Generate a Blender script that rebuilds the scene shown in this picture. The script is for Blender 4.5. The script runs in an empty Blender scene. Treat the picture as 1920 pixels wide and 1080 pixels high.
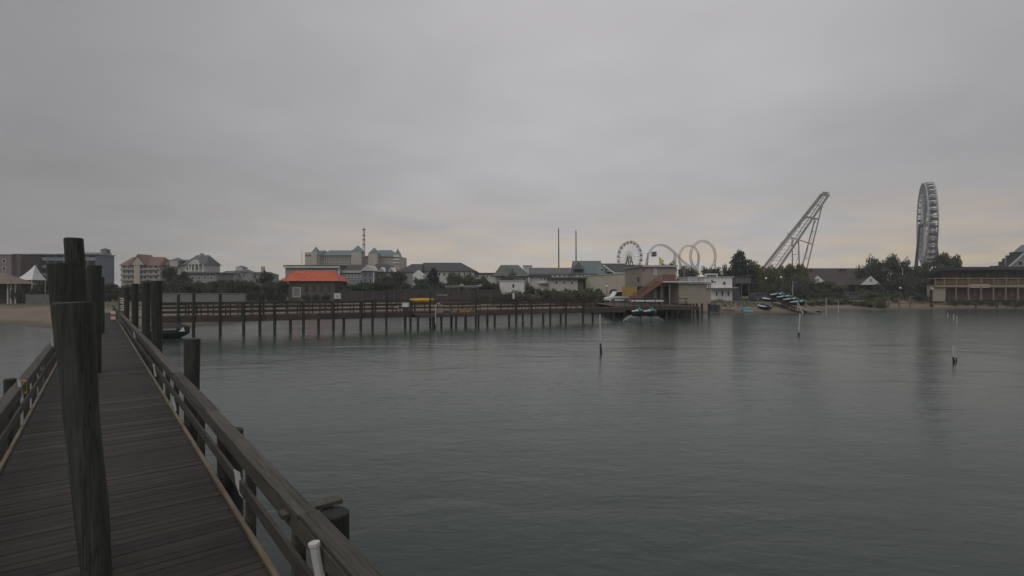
import bpy, math, random
from mathutils import Vector, Matrix
random.seed(11)
sc = bpy.context.scene
col = sc.collection
R = math.radians
# ------------------------------------------------------------------ camera, sky, sun, exposure
CAMH = 4.4                      # lens height above the water
F = 1000.0                      # focal length in photo pixels (1920 wide)
cam = bpy.data.cameras.new('camera'); cam.sensor_width = 36; cam.lens = 36*F/1920
cam.clip_start = .05; cam.clip_end = 9000
co = bpy.data.objects.new('camera', cam); col.objects.link(co)
co.location = (0, 0, CAMH); co.rotation_euler = (R(90), 0, 0)
sc.camera = co
SUN_EL, SUN_AZ = R(52), R(200)  # azimuth clockwise from +Y
world = bpy.data.worlds.new('World'); sc.world = world; world.use_nodes = True
def sky_nodes():
    nt = world.node_tree; N = nt.nodes; L = nt.links; N.clear()
    def n(t, **k):
        o = N.new(t)
        for a, b in k.items(): setattr(o, a, b)
        return o
    def math_(op, a, b=None, clamp=False):
        m = n('ShaderNodeMath', operation=op, use_clamp=clamp)
        for i, x in enumerate((a, b)):
            if x is None: continue
            if isinstance(x, (int, float)): m.inputs[i].default_value = x
            else: L.new(x, m.inputs[i])
        return m.outputs[0]
    def mix(f, a, b, bt='MIX'):
        m = n('ShaderNodeMix', data_type='RGBA', blend_type=bt)
        for i, x in ((0, f), (6, a), (7, b)):
            if isinstance(x, (int, float)): m.inputs[i].default_value = x
            elif isinstance(x, tuple): m.inputs[i].default_value = (*x, 1)
            else: L.new(x, m.inputs[i])
        return m.outputs[2]
    out = n('ShaderNodeOutputWorld'); bg = n('ShaderNodeBackground'); bg.inputs[1].default_value = .1
    tc = n('ShaderNodeTexCoord'); sx = n('ShaderNodeSeparateXYZ'); L.new(tc.outputs['Generated'], sx.inputs[0])
    x, y, z = sx.outputs
    zc = math_('MAXIMUM', z, 0.0)
    ramp = n('ShaderNodeValToRGB'); L.new(zc, ramp.inputs[0])       # overcast: paler low down, slate overhead
    e = ramp.color_ramp.elements
    e[0].position = 0; e[0].color = (.492, .472, .450, 1)
    e[1].position = 1; e[1].color = (.480, .468, .488, 1)
    for p, c in ((.07, (.470, .458, .454)), (.16, (.440, .431, .438)), (.30, (.427, .418, .433)), (.50, (.460, .449, .468))):
        q = e.new(p); q.color = (*c, 1)
    base = ramp.outputs[0]
    # cloud deck: direction projected on a high plane
    den = math_('ADD', zc, .12)
    px = math_('DIVIDE', x, den); py = math_('DIVIDE', y, den)
    cv = n('ShaderNodeCombineXYZ'); L.new(px, cv.inputs[0]); L.new(py, cv.inputs[1])
    def noise(vec, scale, detail, rough, dist=0, sc3=None):
        if sc3:
            mp = n('ShaderNodeMapping'); mp.inputs['Scale'].default_value = sc3; L.new(vec, mp.inputs[0]); vec = mp.outputs[0]
        t = n('ShaderNodeTexNoise'); t.inputs['Scale'].default_value = scale; t.inputs['Detail'].default_value = detail
        t.inputs['Roughness'].default_value = rough; t.inputs['Distortion'].default_value = dist
        L.new(vec, t.inputs['Vector']); return t.outputs[0]
    n1 = noise(cv.outputs[0], .55, 4, .5, .3); n2 = noise(cv.outputs[0], 1.6, 3, .5, .2)
    cl = math_('ADD', math_('MULTIPLY', math_('SUBTRACT', n1, .5), .50), math_('MULTIPLY', math_('SUBTRACT', n2, .5), .26))
    cl = math_('ADD', cl, 1.0)
    vm = n('ShaderNodeVectorMath', operation='SCALE'); L.new(base, vm.inputs[0]); L.new(cl, vm.inputs['Scale']); base = vm.outputs[0]
    # broad brightening towards the dawn side of the sky
    nd = n('ShaderNodeVectorMath', operation='DOT_PRODUCT'); L.new(tc.outputs['Generated'], nd.inputs[0])
    nd.inputs[1].default_value = Vector((.17, .90, .34)).normalized()
    gl = math_('MAXIMUM', nd.outputs['Value'], 0.0)
    gl = math_('POWER', gl, 3.0)
    gl = math_('ADD', math_('MULTIPLY', gl, .585), .545)
    vm = n('ShaderNodeVectorMath', operation='SCALE'); L.new(base, vm.inputs[0]); L.new(gl, vm.inputs['Scale']); base = vm.outputs[0]
    # low amber streaks where the cloud thins over the sea
    warm = noise(tc.outputs['Generated'], 3.2, 4, .55, .4, (1.8, 1.8, 10))
    warm = math_('MULTIPLY', math_('SUBTRACT', warm, .36), 3.6, True)
    low = math_('SUBTRACT', 1.0, math_('MULTIPLY', zc, 6.2), True)
    wd = n('ShaderNodeVectorMath', operation='DOT_PRODUCT'); L.new(tc.outputs['Generated'], wd.inputs[0])
    wd.inputs[1].default_value = Vector((.40, .92, .03)).normalized()
    az = math_('MULTIPLY', math_('SUBTRACT', wd.outputs['Value'], .55), 2.9, True)
    wf = math_('MULTIPLY', math_('MULTIPLY', warm, low), az)
    wf = math_('MULTIPLY', wf, .92)
    base = mix(wf, base, (.70, .54, .34))
    sky = n('ShaderNodeTexSky', sky_type='NISHITA'); sky.sun_disc = False; sky.sun_elevation = SUN_EL; sky.sun_rotation = SUN_AZ
    vm = n('ShaderNodeVectorMath', operation='SCALE'); L.new(base, vm.inputs[0]); vm.inputs['Scale'].default_value = 10.0
    fin = mix(.012, vm.outputs[0], sky.outputs[0])
    L.new(fin, bg.inputs[0]); L.new(bg.outputs[0], out.inputs[0])
sky_nodes()
sun = bpy.data.lights.new('sun', 'SUN'); sun.energy = 1.0; sun.angle = R(60); sun.color = (1, .97, .93)
so = bpy.data.objects.new('sun', sun); col.objects.link(so)
sd = Vector((math.sin(SUN_AZ)*math.cos(SUN_EL), math.cos(SUN_AZ)*math.cos(SUN_EL), math.sin(SUN_EL)))
so.rotation_euler = sd.to_track_quat('Z', 'Y').to_euler(); so.location = (0, -20, 60)
vs = sc.view_settings; vs.view_transform = 'Standard'; vs.look = 'None'; vs.exposure = 0; vs.gamma = 1
try: vs.use_curve_mapping = False
except Exception: pass

# ------------------------------------------------------------------ materials
def nodes_of(m):
    m.use_nodes = True; nt = m.node_tree
    return nt, nt.nodes, nt.links, nt.nodes['Principled BSDF']
MATS = {}
def M(name, c, rough=.75, var=.3, scale=1.5, sc3=(1, 1, 1), rnd=0., metal=0., bump=0., island=False, fine=0.):
    """base colour broken up by two noises (and by object or island), optional fine relief"""
    if name in MATS: return MATS[name]
    m = bpy.data.materials.new(name); nt, N, L, P = nodes_of(m)
    P.inputs['Roughness'].default_value = rough; P.inputs['Metallic'].default_value = metal
    tc = N.new('ShaderNodeTexCoord'); mp = N.new('ShaderNodeMapping'); mp.inputs['Scale'].default_value = sc3
    L.new(tc.outputs['Object'], mp.inputs[0])
    oi = N.new('ShaderNodeObjectInfo')
    ad = N.new('ShaderNodeVectorMath'); ad.operation = 'ADD'
    mr = N.new('ShaderNodeMath'); mr.operation = 'MULTIPLY'; mr.inputs[1].default_value = 37.; L.new(oi.outputs['Random'], mr.inputs[0])
    L.new(mp.outputs[0], ad.inputs[0]); L.new(mr.outputs[0], ad.inputs[1])
    t = N.new('ShaderNodeTexNoise'); t.inputs['Scale'].default_value = scale; t.inputs['Detail'].default_value = 6; t.inputs['Roughness'].default_value = .62
    L.new(ad.outputs[0], t.inputs['Vector'])
    r = N.new('ShaderNodeMapRange'); r.inputs['From Min'].default_value = .25; r.inputs['From Max'].default_value = .75
    r.inputs['To Min'].default_value = 1-var; r.inputs['To Max'].default_value = 1+var; L.new(t.outputs[0], r.inputs[0])
    val = r.outputs[0]
    if rnd:
        src = oi.outputs['Random']
        if island:
            g = N.new('ShaderNodeNewGeometry'); src = g.outputs['Random Per Island']
        r2 = N.new('ShaderNodeMapRange'); r2.inputs['To Min'].default_value = 1-rnd; r2.inputs['To Max'].default_value = 1+rnd; L.new(src, r2.inputs[0])
        mu = N.new('ShaderNodeMath'); mu.operation = 'MULTIPLY'; L.new(val, mu.inputs[0]); L.new(r2.outputs[0], mu.inputs[1]); val = mu.outputs[0]
    v = N.new('ShaderNodeVectorMath'); v.operation = 'SCALE'; v.inputs[0].default_value = c; L.new(val, v.inputs['Scale'])
    L.new(v.outputs[0], P.inputs['Base Color'])
    if bump:
        b = N.new('ShaderNodeBump'); b.inputs['Strength'].default_value = .6; b.inputs['Distance'].default_value = bump
        L.new(t.outputs[0], b.inputs['Height']); L.new(b.outputs[0], P.inputs['Normal'])
    MATS[name] = m; return m
deckwood = M('deck wood', (.033, .027, .0235), .70, .5, 2.2, (1.2, 16, 16), .34, bump=.004)
railwood = M('rail wood', (.075, .067, .054), .7, .45, 2.0, (14, 1.0, 14), .25, bump=.004)
edgewood = M('edge wood', (.185, .150, .105), .7, .4, 2.0, (14, 1.0, 14), .2, bump=.004)
pilewood = M('pile wood', (.040, .042, .035), .85, .6, 2.4, (9, 9, .9), .25, bump=.008)
pilewet = M('pile wet', (.030, .032, .028), .55, .4, 2.4, (9, 9, .9), .2, bump=.006)
pierwood = M('pier wood', (.066, .052, .043), .75, .4, 1.2, (1, 1, 1), .3)
white = M('white paint', (.74, .74, .72), .55, .08, .8)
offwhite = M('weathered white', (.52, .52, .49), .7, .16, .5)
pvc = M('white pvc', (.52, .52, .49), .4, .12, 3)
cream = M('cream wall', (.46, .42, .36), .8, .12, .25)
tan = M('tan stucco', (.315, .285, .235), .85, .12, .5)
tan2 = M('tan siding', (.340, .308, .252), .8, .10, .5)
beige = M('beige wall', (.46, .43, .36), .8, .1, .3)
grey = M('grey wall', (.30, .31, .32), .8, .12, .4)
bluegrey = M('blue grey wall', (.185, .215, .245), .8, .12, .4)
mauve = M('mauve wall', (.225, .195, .19), .85, .12, .3)
brownw = M('brown wall', (.115, .095, .082), .85, .2, .4)
tealroof = M('teal roof', (.125, .175, .185), .6, .15, .3)
darkroof = M('dark shingle', (.070, .072, .078), .85, .25, .6)
brownroof = M('brown shingle', (.072, .060, .056), .85, .25, .6)
greyroof = M('grey shingle', (.130, .138, .145), .85, .2, .6)
greenroof = M('grey green shingle', (.120, .132, .115), .85, .2, .6)
redroof = M('red tile', (.215, .135, .115), .8, .2, .6)
orange = M('orange roof', (.54, .125, .062), .7, .22, .9, (1, 1, .35))
glass = M('window glass', (.030, .036, .042), .12, .2, .5, rnd=.5)
curtain = M('curtain', (.20, .175, .14), .8, .2, 2, rnd=.3)
steel = M('steel', (.36, .36, .36), .5, .15, .5, metal=.2)
darksteel = M('dark steel', (.07, .075, .085), .5, .2, .5)
trackwhite = M('track paint', (.62, .57, .54), .5, .1, .5)
black = M('black rubber', (.018, .018, .02), .6, .2, 2)
aqua = M('aqua gelcoat', (.022, .21, .195), .3, .1, 2)
gel = M('white gelcoat', (.78, .80, .79), .3, .08, 2)
blueg = M('blue gelcoat', (.05, .085, .26), .3, .1, 2)
yellow = M('yellow plastic', (.60, .36, .045), .5, .2, 2)
mustard = M('mustard board', (.40, .265, .080), .8, .15, .6)
redwood = M('red stain wood', (.240, .115, .090), .8, .25, 1.2)
sandm = M('float grey', (.135, .15, .145), .7, .2, 1.5)
lime = M('lime panel', (.58, .62, .16), .6, .1, 1)
navy = M('navy cloth', (.035, .04, .10), .8, .2, 1)
redp = M('red paint', (.35, .05, .045), .6, .15, 2)
concrete = M('concrete', (.185, .195, .178), .9, .2, .6)
leaf = M('broad leaf', (.094, .112, .052), .65, .45, .35, rnd=.55, island=True)
leaf2 = M('dark leaf', (.062, .078, .046), .65, .45, .35, rnd=.5, island=True)
needle = M('needle leaf', (.022, .034, .030), .7, .4, .4, rnd=.5, island=True)
shrubm = M('shrub leaf', (.100, .114, .054), .7, .45, .5, rnd=.55, island=True)
bark = M('bark', (.075, .062, .050), .9, .35, 3, (4, 4, .6))
grassm = M('grass blade', (.095, .105, .050), .8, .3, .2, rnd=.5, island=True)

def crack(m, sc3, dist):
    '''long drying cracks cut into a timber material'''
    nt = m.node_tree; N = nt.nodes; L = nt.links; P = N['Principled BSDF']
    ad = [n for n in N if n.type == 'VECT_MATH' and n.operation == 'ADD'][0]
    mp = N.new('ShaderNodeMapping'); mp.inputs['Scale'].default_value = sc3; L.new(ad.outputs[0], mp.inputs[0])
    t = N.new('ShaderNodeTexNoise'); t.inputs['Scale'].default_value = 1.6; t.inputs['Detail'].default_value = 3; t.inputs['Distortion'].default_value = .5; L.new(mp.outputs[0], t.inputs['Vector'])
    a = N.new('ShaderNodeMath'); a.operation = 'SUBTRACT'; L.new(t.outputs[0], a.inputs[0]); a.inputs[1].default_value = .5
    b = N.new('ShaderNodeMath'); b.operation = 'ABSOLUTE'; L.new(a.outputs[0], b.inputs[0])
    r = N.new('ShaderNodeMapRange'); r.inputs['From Max'].default_value = .022; r.inputs['To Min'].default_value = .42; L.new(b.outputs[0], r.inputs[0])
    old = P.inputs['Base Color'].links[0].from_socket
    v = N.new('ShaderNodeVectorMath'); v.operation = 'SCALE'; L.new(old, v.inputs[0]); L.new(r.outputs[0], v.inputs['Scale']); L.new(v.outputs[0], P.inputs['Base Color'])
    bp = N.new('ShaderNodeBump'); bp.inputs['Strength'].default_value = .8; bp.inputs['Distance'].default_value = dist; L.new(r.outputs[0], bp.inputs['Height'])
    oldn = P.inputs['Normal'].links
    if oldn: L.new(oldn[0].from_socket, bp.inputs['Normal'])
    L.new(bp.outputs[0], P.inputs['Normal'])
crack(pilewood, (1.1, 1.1, .13), .010); crack(railwood, (.8, .16, .8), .005)
def ground_mat():
    m = bpy.data.materials.new('shore ground'); nt, N, L, P = nodes_of(m); P.inputs['Roughness'].default_value = .9
    g = N.new('ShaderNodeNewGeometry'); s = N.new('ShaderNodeSeparateXYZ'); L.new(g.outputs['Position'], s.inputs[0])
    def nz(sc_, d):
        t = N.new('ShaderNodeTexNoise'); t.inputs['Scale'].default_value = sc_; t.inputs['Detail'].default_value = d; L.new(g.outputs['Position'], t.inputs['Vector']); return t.outputs[0]
    a = nz(.16, 5); b = nz(1.6, 4)
    h = N.new('ShaderNodeMath'); h.operation = 'MULTIPLY_ADD'; L.new(a, h.inputs[0]); h.inputs[1].default_value = 1.0; L.new(s.outputs[2], h.inputs[2])
    def rmp(src, lo, hi):
        r = N.new('ShaderNodeMapRange'); r.inputs['From Min'].default_value = lo; r.inputs['From Max'].default_value = hi; L.new(src, r.inputs[0]); return r.outputs[0]
    def mix(f, x, y):
        k = N.new('ShaderNodeMix'); k.data_type = 'RGBA'; L.new(f, k.inputs[0])
        for i, q in ((6, x), (7, y)):
            if isinstance(q, tuple): k.inputs[i].default_value = (*q, 1)
            else: L.new(q, k.inputs[i])
        return k.outputs[2]
    sand = mix(b, (.155, .124, .095), (.235, .193, .147))
    wet = mix(rmp(s.outputs[2], .10, .38), (.105, .086, .070), sand)
    grass = mix(b, (.045, .060, .025), (.105, .105, .055))
    c = mix(rmp(h.outputs[0], 1.95, 2.2), wet, grass)
    far = mix(rmp(s.outputs[1], 150, 175), c, (.09, .09, .085))
    L.new(far, P.inputs['Base Color']); return m
def water_mat():
    m = bpy.data.materials.new('bay water'); nt, N, L, P = nodes_of(m)
    P.inputs['Base Color'].default_value = (.033, .052, .041, 1); P.inputs['Roughness'].default_value = .19; P.inputs['IOR'].default_value = 1.333
    g = N.new('ShaderNodeNewGeometry')
    def nz(sc_, d, sc3, rot, dist=.6):
        mp = N.new('ShaderNodeMapping'); mp.inputs['Scale'].default_value = sc3; mp.inputs['Rotation'].default_value = (0, 0, rot); L.new(g.outputs['Position'], mp.inputs[0])
        t = N.new('ShaderNodeTexNoise'); t.inputs['Scale'].default_value = sc_; t.inputs['Detail'].default_value = d; t.inputs['Distortion'].default_value = dist; L.new(mp.outputs[0], t.inputs['Vector']); return t.outputs[0]
    def mul(a, b):
        k = N.new('ShaderNodeMath'); k.operation = 'MULTIPLY'; L.new(a, k.inputs[0])
        if isinstance(b, float): k.inputs[1].default_value = b
        else: L.new(b, k.inputs[1])
        return k.outputs[0]
    def add(a, b):
        k = N.new('ShaderNodeMath'); k.operation = 'ADD'; L.new(a, k.inputs[0]); L.new(b, k.inputs[1]); return k.outputs[0]
    small = nz(3.4, 3, (.55, 1, 1), .18); mid = nz(1.1, 3, (.5, 1, 1), -.12); big = nz(.22, 2, (.6, 1, 1), .1)
    patch = nz(.06, 3, (.45, 1, 1), 0.)                    # breeze patches: ripples stronger or weaker
    r = N.new('ShaderNodeMapRange'); r.inputs['From Min'].default_value = .35; r.inputs['From Max'].default_value = .68; r.inputs['To Min'].default_value = .35; r.inputs['To Max'].default_value = 1.45; L.new(patch, r.inputs[0])
    hgt = add(mul(add(mul(small, .018), mul(mid, .034)), r.outputs[0]), mul(big, .09))
    b = N.new('ShaderNodeBump'); b.inputs['Strength'].default_value = 1.0; b.inputs['Distance'].default_value = 1.0
    L.new(hgt, b.inputs['Height']); L.new(b.outputs[0], P.inputs['Normal']); return m

# ------------------------------------------------------------------ mesh helpers
class MB:
    def __init__(s): s.v = []; s.f = []
    def add(s, vs_, fs):
        o = len(s.v); s.v += [tuple(p) for p in vs_]; s.f += [tuple(i+o for i in q) for q in fs]; return s
    def box(s, x0, x1, y0, y1, z0, z1):
        if x0 > x1: x0, x1 = x1, x0
        if y0 > y1: y0, y1 = y1, y0
        if z0 > z1: z0, z1 = z1, z0
        return s.add([(x0,y0,z0),(x1,y0,z0),(x1,y1,z0),(x0,y1,z0),(x0,y0,z1),(x1,y0,z1),(x1,y1,z1),(x0,y1,z1)],
                     [(0,3,2,1),(4,5,6,7),(0,1,5,4),(1,2,6,5),(2,3,7,6),(3,0,4,7)])
    def chamfer(s, x0, x1, y0, y1, z0, z1, c):
        """box whose top edges are eased"""
        return s.add([(x0,y0,z0),(x1,y0,z0),(x1,y1,z0),(x0,y1,z0),(x0,y0,z1-c),(x1,y0,z1-c),(x1,y1,z1-c),(x0,y1,z1-c),
                      (x0+c,y0+c,z1),(x1-c,y0+c,z1),(x1-c,y1-c,z1),(x0+c,y1-c,z1)],
                     [(0,3,2,1),(0,1,5,4),(1,2,6,5),(2,3,7,6),(3,0,4,7),(4,5,9,8),(5,6,10,9),(6,7,11,10),(7,4,8,11),(8,9,10,11)])
    def beam(s, p0, p1, w, h=None):
        h = h or w; p0 = Vector(p0); p1 = Vector(p1); d = (p1-p0).normalized()
        up = Vector((0,0,1)) if abs(d.z) < .95 else Vector((0,1,0))
        a = d.cross(up).normalized()*w/2; b = a.cross(d).normalized()*h/2
        vs_ = [p+q for p in (p0, p1) for q in (-a-b, a-b, a+b, -a+b)]
        return s.add(vs_, [(0,1,2,3),(7,6,5,4),(0,4,5,1),(1,5,6,2),(2,6,7,3),(3,7,4,0)])
    def tube(s, p0, p1, r0, r1=None, n=8):
        return s.path([p0, p1], [r0, r0 if r1 is None else r1], n)
    def path(s, pts, rs, n=8, closed=False):
        pts = [Vector(p) for p in pts]; k = len(pts)
        if not hasattr(rs, '__len__'): rs = [rs]*k
        vs_ = []; fs = []
        for i, p in enumerate(pts):
            a = pts[(i-1) % k] if closed else pts[max(i-1, 0)]; b = pts[(i+1) % k] if closed else pts[min(i+1, k-1)]
            d = (b-a).normalized(); up = Vector((0,0,1)) if abs(d.z) < .9 else Vector((1,0,0))
            x = d.cross(up).normalized(); y = x.cross(d).normalized()
            for j in range(n):
                t = 2*math.pi*j/n; vs_.append(p+(x*math.cos(t)+y*math.sin(t))*rs[i])
        for i in range(k if closed else k-1):
            for j in range(n):
                a = i*n+j; b = i*n+(j+1) % n; c = ((i+1) % k)*n+(j+1) % n; d = ((i+1) % k)*n+j
                fs.append((a, b, c, d))
        if not closed: fs += [tuple(range(n))[::-1], tuple(range((k-1)*n, k*n))]
        return s.add(vs_, fs)
    def rings(s, rr):
        """loft closed rings of equal count, capped"""
        n = len(rr[0]); vs_ = [p for r in rr for p in r]; fs = []
        for i in range(len(rr)-1):
            for j in range(n): fs.append((i*n+j, i*n+(j+1) % n, (i+1)*n+(j+1) % n, (i+1)*n+j))
        fs += [tuple(range(n))[::-1], tuple(range((len(rr)-1)*n, len(rr)*n))]
        return s.add(vs_, fs)
    def ball(s, c, r, n=10, m=6, sz=1):
        rr = []
        for i in range(1, m):
            t = math.pi*i/m
            rr.append([(c[0]+r*math.sin(t)*math.cos(2*math.pi*j/n), c[1]+r*math.sin(t)*math.sin(2*math.pi*j/n), c[2]-r*sz*math.cos(t)) for j in range(n)])
        return s.rings(rr)
    def xgable(s, x0, x1, y0, y1, z0, z1):      # ridge along x
        ym = (y0+y1)/2
        return s.add([(x0,y0,z0),(x1,y0,z0),(x1,y1,z0),(x0,y1,z0),(x0,ym,z1),(x1,ym,z1)], [(0,3,2,1),(0,1,5,4),(2,3,4,5),(1,2,5),(3,0,4)])
    def ygable(s, x0, x1, y0, y1, z0, z1):      # ridge along y, gable to the bay
        xm = (x0+x1)/2
        return s.add([(x0,y0,z0),(x1,y0,z0),(x1,y1,z0),(x0,y1,z0),(xm,y0,z1),(xm,y1,z1)], [(0,3,2,1),(0,1,4),(2,3,5),(1,2,5,4),(3,0,4,5)])
    def hip(s, x0, x1, y0, y1, z0, z1, i0, i1=None):
        ym = (y0+y1)/2; i1 = i0 if i1 is None else i1
        return s.add([(x0,y0,z0),(x1,y0,z0),(x1,y1,z0),(x0,y1,z0),(x0+i0,ym,z1),(x1-i1,ym,z1)], [(0,3,2,1),(0,1,5,4),(2,3,4,5),(1,2,5),(3,0,4)])
    def pyramid(s, cx, cy, hw, z0, z1, n=4, rot=math.pi/4):
        k = hw*(math.sqrt(2) if n == 4 else 1)
        return s.add([(cx+k*math.cos(rot+2*math.pi*j/n), cy+k*math.sin(rot+2*math.pi*j/n), z0) for j in range(n)]+[(cx, cy, z1)],
                     [tuple(range(n))[::-1]]+[(j, (j+1) % n, n) for j in range(n)])
    def mesh(s, name, mat, off=(0, 0, 0), smooth=False):
        me = bpy.data.meshes.new(name); ox, oy, oz = off
        me.from_pydata([(x-ox, y-oy, z-oz) for x, y, z in s.v], [], s.f); me.validate(); me.update()
        if mat: me.materials.append(mat)
        if smooth:
            for p in me.polygons: p.use_smooth = True
        return me
BASE = {}
def tag(o, label, cat, group=None, kind=None):
    if label: o['label'] = label
    if cat: o['category'] = cat
    if group: o['group'] = group
    if kind: o['kind'] = kind
    return o
def thing(name, label, cat, loc=(0, 0, 0), group=None, rz=0):
    o = bpy.data.objects.new(name, None); col.objects.link(o); o.location = loc; o.rotation_euler = (0, 0, rz)
    o.empty_display_size = .2; BASE[o.name] = loc
    return tag(o, label, cat, group)
def part(name, mb, mat, parent, smooth=False, kind=None, label=None):
    """mesh given in world axes, stored relative to its thing's base"""
    off = BASE[parent.name]
    o = bpy.data.objects.new(name, mb.mesh(name, mat, off, smooth)); col.objects.link(o); o.parent = parent
    BASE[o.name] = off
    if kind: o['kind'] = kind
    if label: o['label'] = label
    return o
def put(name, me, parent, loc=(0, 0, 0), rot=(0, 0, 0), scale=(1, 1, 1)):
    o = bpy.data.objects.new(name, me); col.objects.link(o); o.parent = parent; o.location = loc; o.rotation_euler = rot; o.scale = scale
    return o
def copy_tree(o, parent=None):
    c = o.copy(); col.objects.link(c); c.parent = parent
    if parent: c.matrix_parent_inverse = o.matrix_parent_inverse.copy()
    for ch in [k for k in ALLCH.get(o.name, o.children)]: copy_tree(ch, c)
    return c
ALLCH = {}
def X(u, d): return (u-960)/F*d
def Z(v, d): return CAMH-(v-540)/F*d
def P3(u, v, d): return Vector((X(u, d), d, Z(v, d)))
def pbox(mb, u0, v0, u1, v1, d, thick):
    return mb.box(X(u0, d), X(u1, d), d, d+thick, Z(v1, d), Z(v0, d))

# ------------------------------------------------------------------ setting: bay, shore
SH = [(-900, 90), (-200, 76), (-64, 66), (-52, 59), (-44, 55), (-38, 58), (-35, 72), (-31, 88), (-22, 95), (0, 97), (24, 96), (29, 92), (36, 92),
      (40, 94), (44, 92), (50, 92), (54, 96), (62, 105), (90, 110), (130, 112), (300, 120), (900, 150)]
def shore_y(x):
    for (a, b), (c, d) in zip(SH, SH[1:]):
        if x <= c:
            t = (x-a)/(c-a); t = min(max(t, 0), 1); return b+(d-b)*t
    return SH[-1][1]
def ground_h(x, y):
    s = y-shore_y(x)+.5*math.sin(x*.45)+.35*math.sin(x*1.13+1)
    if s < 0: return max(-1.5, s*.12)
    t = min(s/13, 1); h = 1.65*(t*t*(3-2*t)*.75+.25*t)
    return h+.05*math.sin(x*.7+y*.4)*min(s/4, 1)*(1 if s < 40 else 0)
def build_ground():
    xs = [-600, -450, -300, -220, -160]+[-130+i*1.3 for i in range(201)]+[150, 200, 300, 450, 600]
    ys = [40, 44]+[47+i*.8 for i in range(106)]+[133, 138, 145, 155, 170, 200, 260, 350, 480]
    mb = MB(); nx = len(xs)
    vs_ = [(x, y, ground_h(x, y)) for y in ys for x in xs]
    mb.add(vs_, [(j*nx+i, j*nx+i+1, (j+1)*nx+i+1, (j+1)*nx+i) for j in range(len(ys)-1) for i in range(nx-1)])
    o = bpy.data.objects.new('ground', mb.mesh('ground', ground_mat(), smooth=True)); col.objects.link(o); o['kind'] = 'structure'
build_ground()
wm = MB().add([(-600, -400, 0), (600, -400, 0), (600, 160, 0), (-600, 160, 0)], [(0, 1, 2, 3)])
wo = bpy.data.objects.new('water', wm.mesh('water', water_mat())); col.objects.link(wo); wo['kind'] = 'structure'
# thin sea haze: one closed box of even air round everything
hz = MB().box(-640, 640, -420, 520, -3.5, 64)
hm = bpy.data.materials.new('sea haze'); hm.use_nodes = True; hm.node_tree.nodes.clear()
_o = hm.node_tree.nodes.new('ShaderNodeOutputMaterial'); _v = hm.node_tree.nodes.new('ShaderNodeVolumePrincipled')
_v.inputs['Color'].default_value = (.93, .95, .98, 1); _v.inputs['Density'].default_value = .00055; _v.inputs['Anisotropy'].default_value = 0.
hm.node_tree.links.new(_v.outputs[0], _o.inputs['Volume'])
ho_ = bpy.data.objects.new('haze', hz.mesh('haze', hm)); col.objects.link(ho_); ho_['kind'] = 'stuff'
# ------------------------------------------------------------------ the long dock under the camera
ORD = ('first', 'second', 'third', 'fourth', 'fifth', 'sixth', 'seventh', 'eighth', 'ninth')
DECK = 1.6
TH = math.atan2(960-183, F); CT, ST = math.cos(TH), math.sin(TH)
def dock_tx(u, z):                      # pixel column at depth z -> (lateral, along) on the dock
    x = X(u, z); return x*CT+z*ST, -x*ST+z*CT
rng = random.Random(5)
dock = thing('wooden_dock', 'long weathered plank dock with wooden railings on both sides running to the beach', 'dock', (0, 0, 0), rz=TH)
DL, DR, T0, T1 = -1.16, 1.33, -5.0, 76.0
PITCH = .147
plank_meshes = []
for k in range(5):
    a, b = rng.uniform(-.012, .012), rng.uniform(-.012, .012)
    mb = MB().chamfer(DL+a, DR+b, -.068, .068, -.04, 0, .006)
    plank_meshes.append(mb.mesh('plank', deckwood))
bleached = M('bleached deck wood', (.058, .050, .043), .7, .5, 2.2, (1.2, 16, 16), .3, bump=.004)
for k in range(2): plank_meshes.append(MB().chamfer(DL-.006+.01*k, DR+.01-.012*k, -.066, .066, -.04, 0, .006).mesh('plank', bleached))
t = 2.6; rest = MB(); n = 0
while t < T1:
    if n < 300:
        o = put('plank', plank_meshes[rng.randrange(5) if rng.random() > .07 else rng.randrange(5, 7)], dock, (rng.uniform(-.006, .006), t, DECK+rng.uniform(-.005, .004)), (rng.uniform(-.006, .006), rng.uniform(-.002, .002), rng.uniform(-.003, .003)))
    else: rest.box(DL, DR, t-.068, t+.068, DECK-.04, DECK+rng.uniform(-.003, .003))
    t += PITCH; n += 1
t = 2.6-PITCH
while t > T0: rest.box(DL, DR, t-.068, t+.068, DECK-.04, DECK+rng.uniform(-.003, .003)); t -= PITCH
part('far_planks', rest, deckwood, dock, kind='stuff')
for x in (DL+.10, .1, DR-.10): part('joist', MB().box(x-.05, x+.05, T0, T1, DECK-.30, DECK-.045), pierwood, dock)
for x0, x1 in ((DL-.055, DL-.003), (DR+.003, DR+.055)):         # edge boards
    t = T0
    while t < T1: part('edge_board', MB().chamfer(x0, x1, t+.004, t+4.79, DECK-.26, DECK+.045, .008), edgewood, dock); t += 4.8
RH = .86
def railing(xc, inner):
    s = 1 if inner > 0 else -1             # direction towards the walkway
    t = T0+.4; i = 0
    while t < T1:
        lean = rng.uniform(-.012, .012)
        part('rail_post', MB().box(xc-.05, xc+.05, t-.05, t+.05, DECK-.5, DECK+RH-.042), railwood, dock); t += 1.9+rng.uniform(-.04, .04); i += 1
    t = T0
    while t < T1:
        dz = rng.uniform(-.01, .01); e = t+4.86; xx = rng.uniform(-.014, .014)
        part('cap_rail', MB().chamfer(xc-.085+xx, xc+.085+xx, t+.003, e-.003, DECK+RH-.04+dz*0, DECK+RH, .008), railwood, dock)
        xi = xc+s*.052
        part('upper_rail', MB().box(xi, xi+s*.038, t+.003, e-.003, DECK+RH-.19+dz, DECK+RH-.043), railwood, dock)
        part('middle_rail', MB().box(xi, xi+s*.038, t+.003, e-.003, DECK+.34+dz, DECK+.48+dz), railwood, dock)
        t = e
XR, XL = DR+.108, DL-.108
railing(XR, -1); railing(XL, 1)
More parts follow.
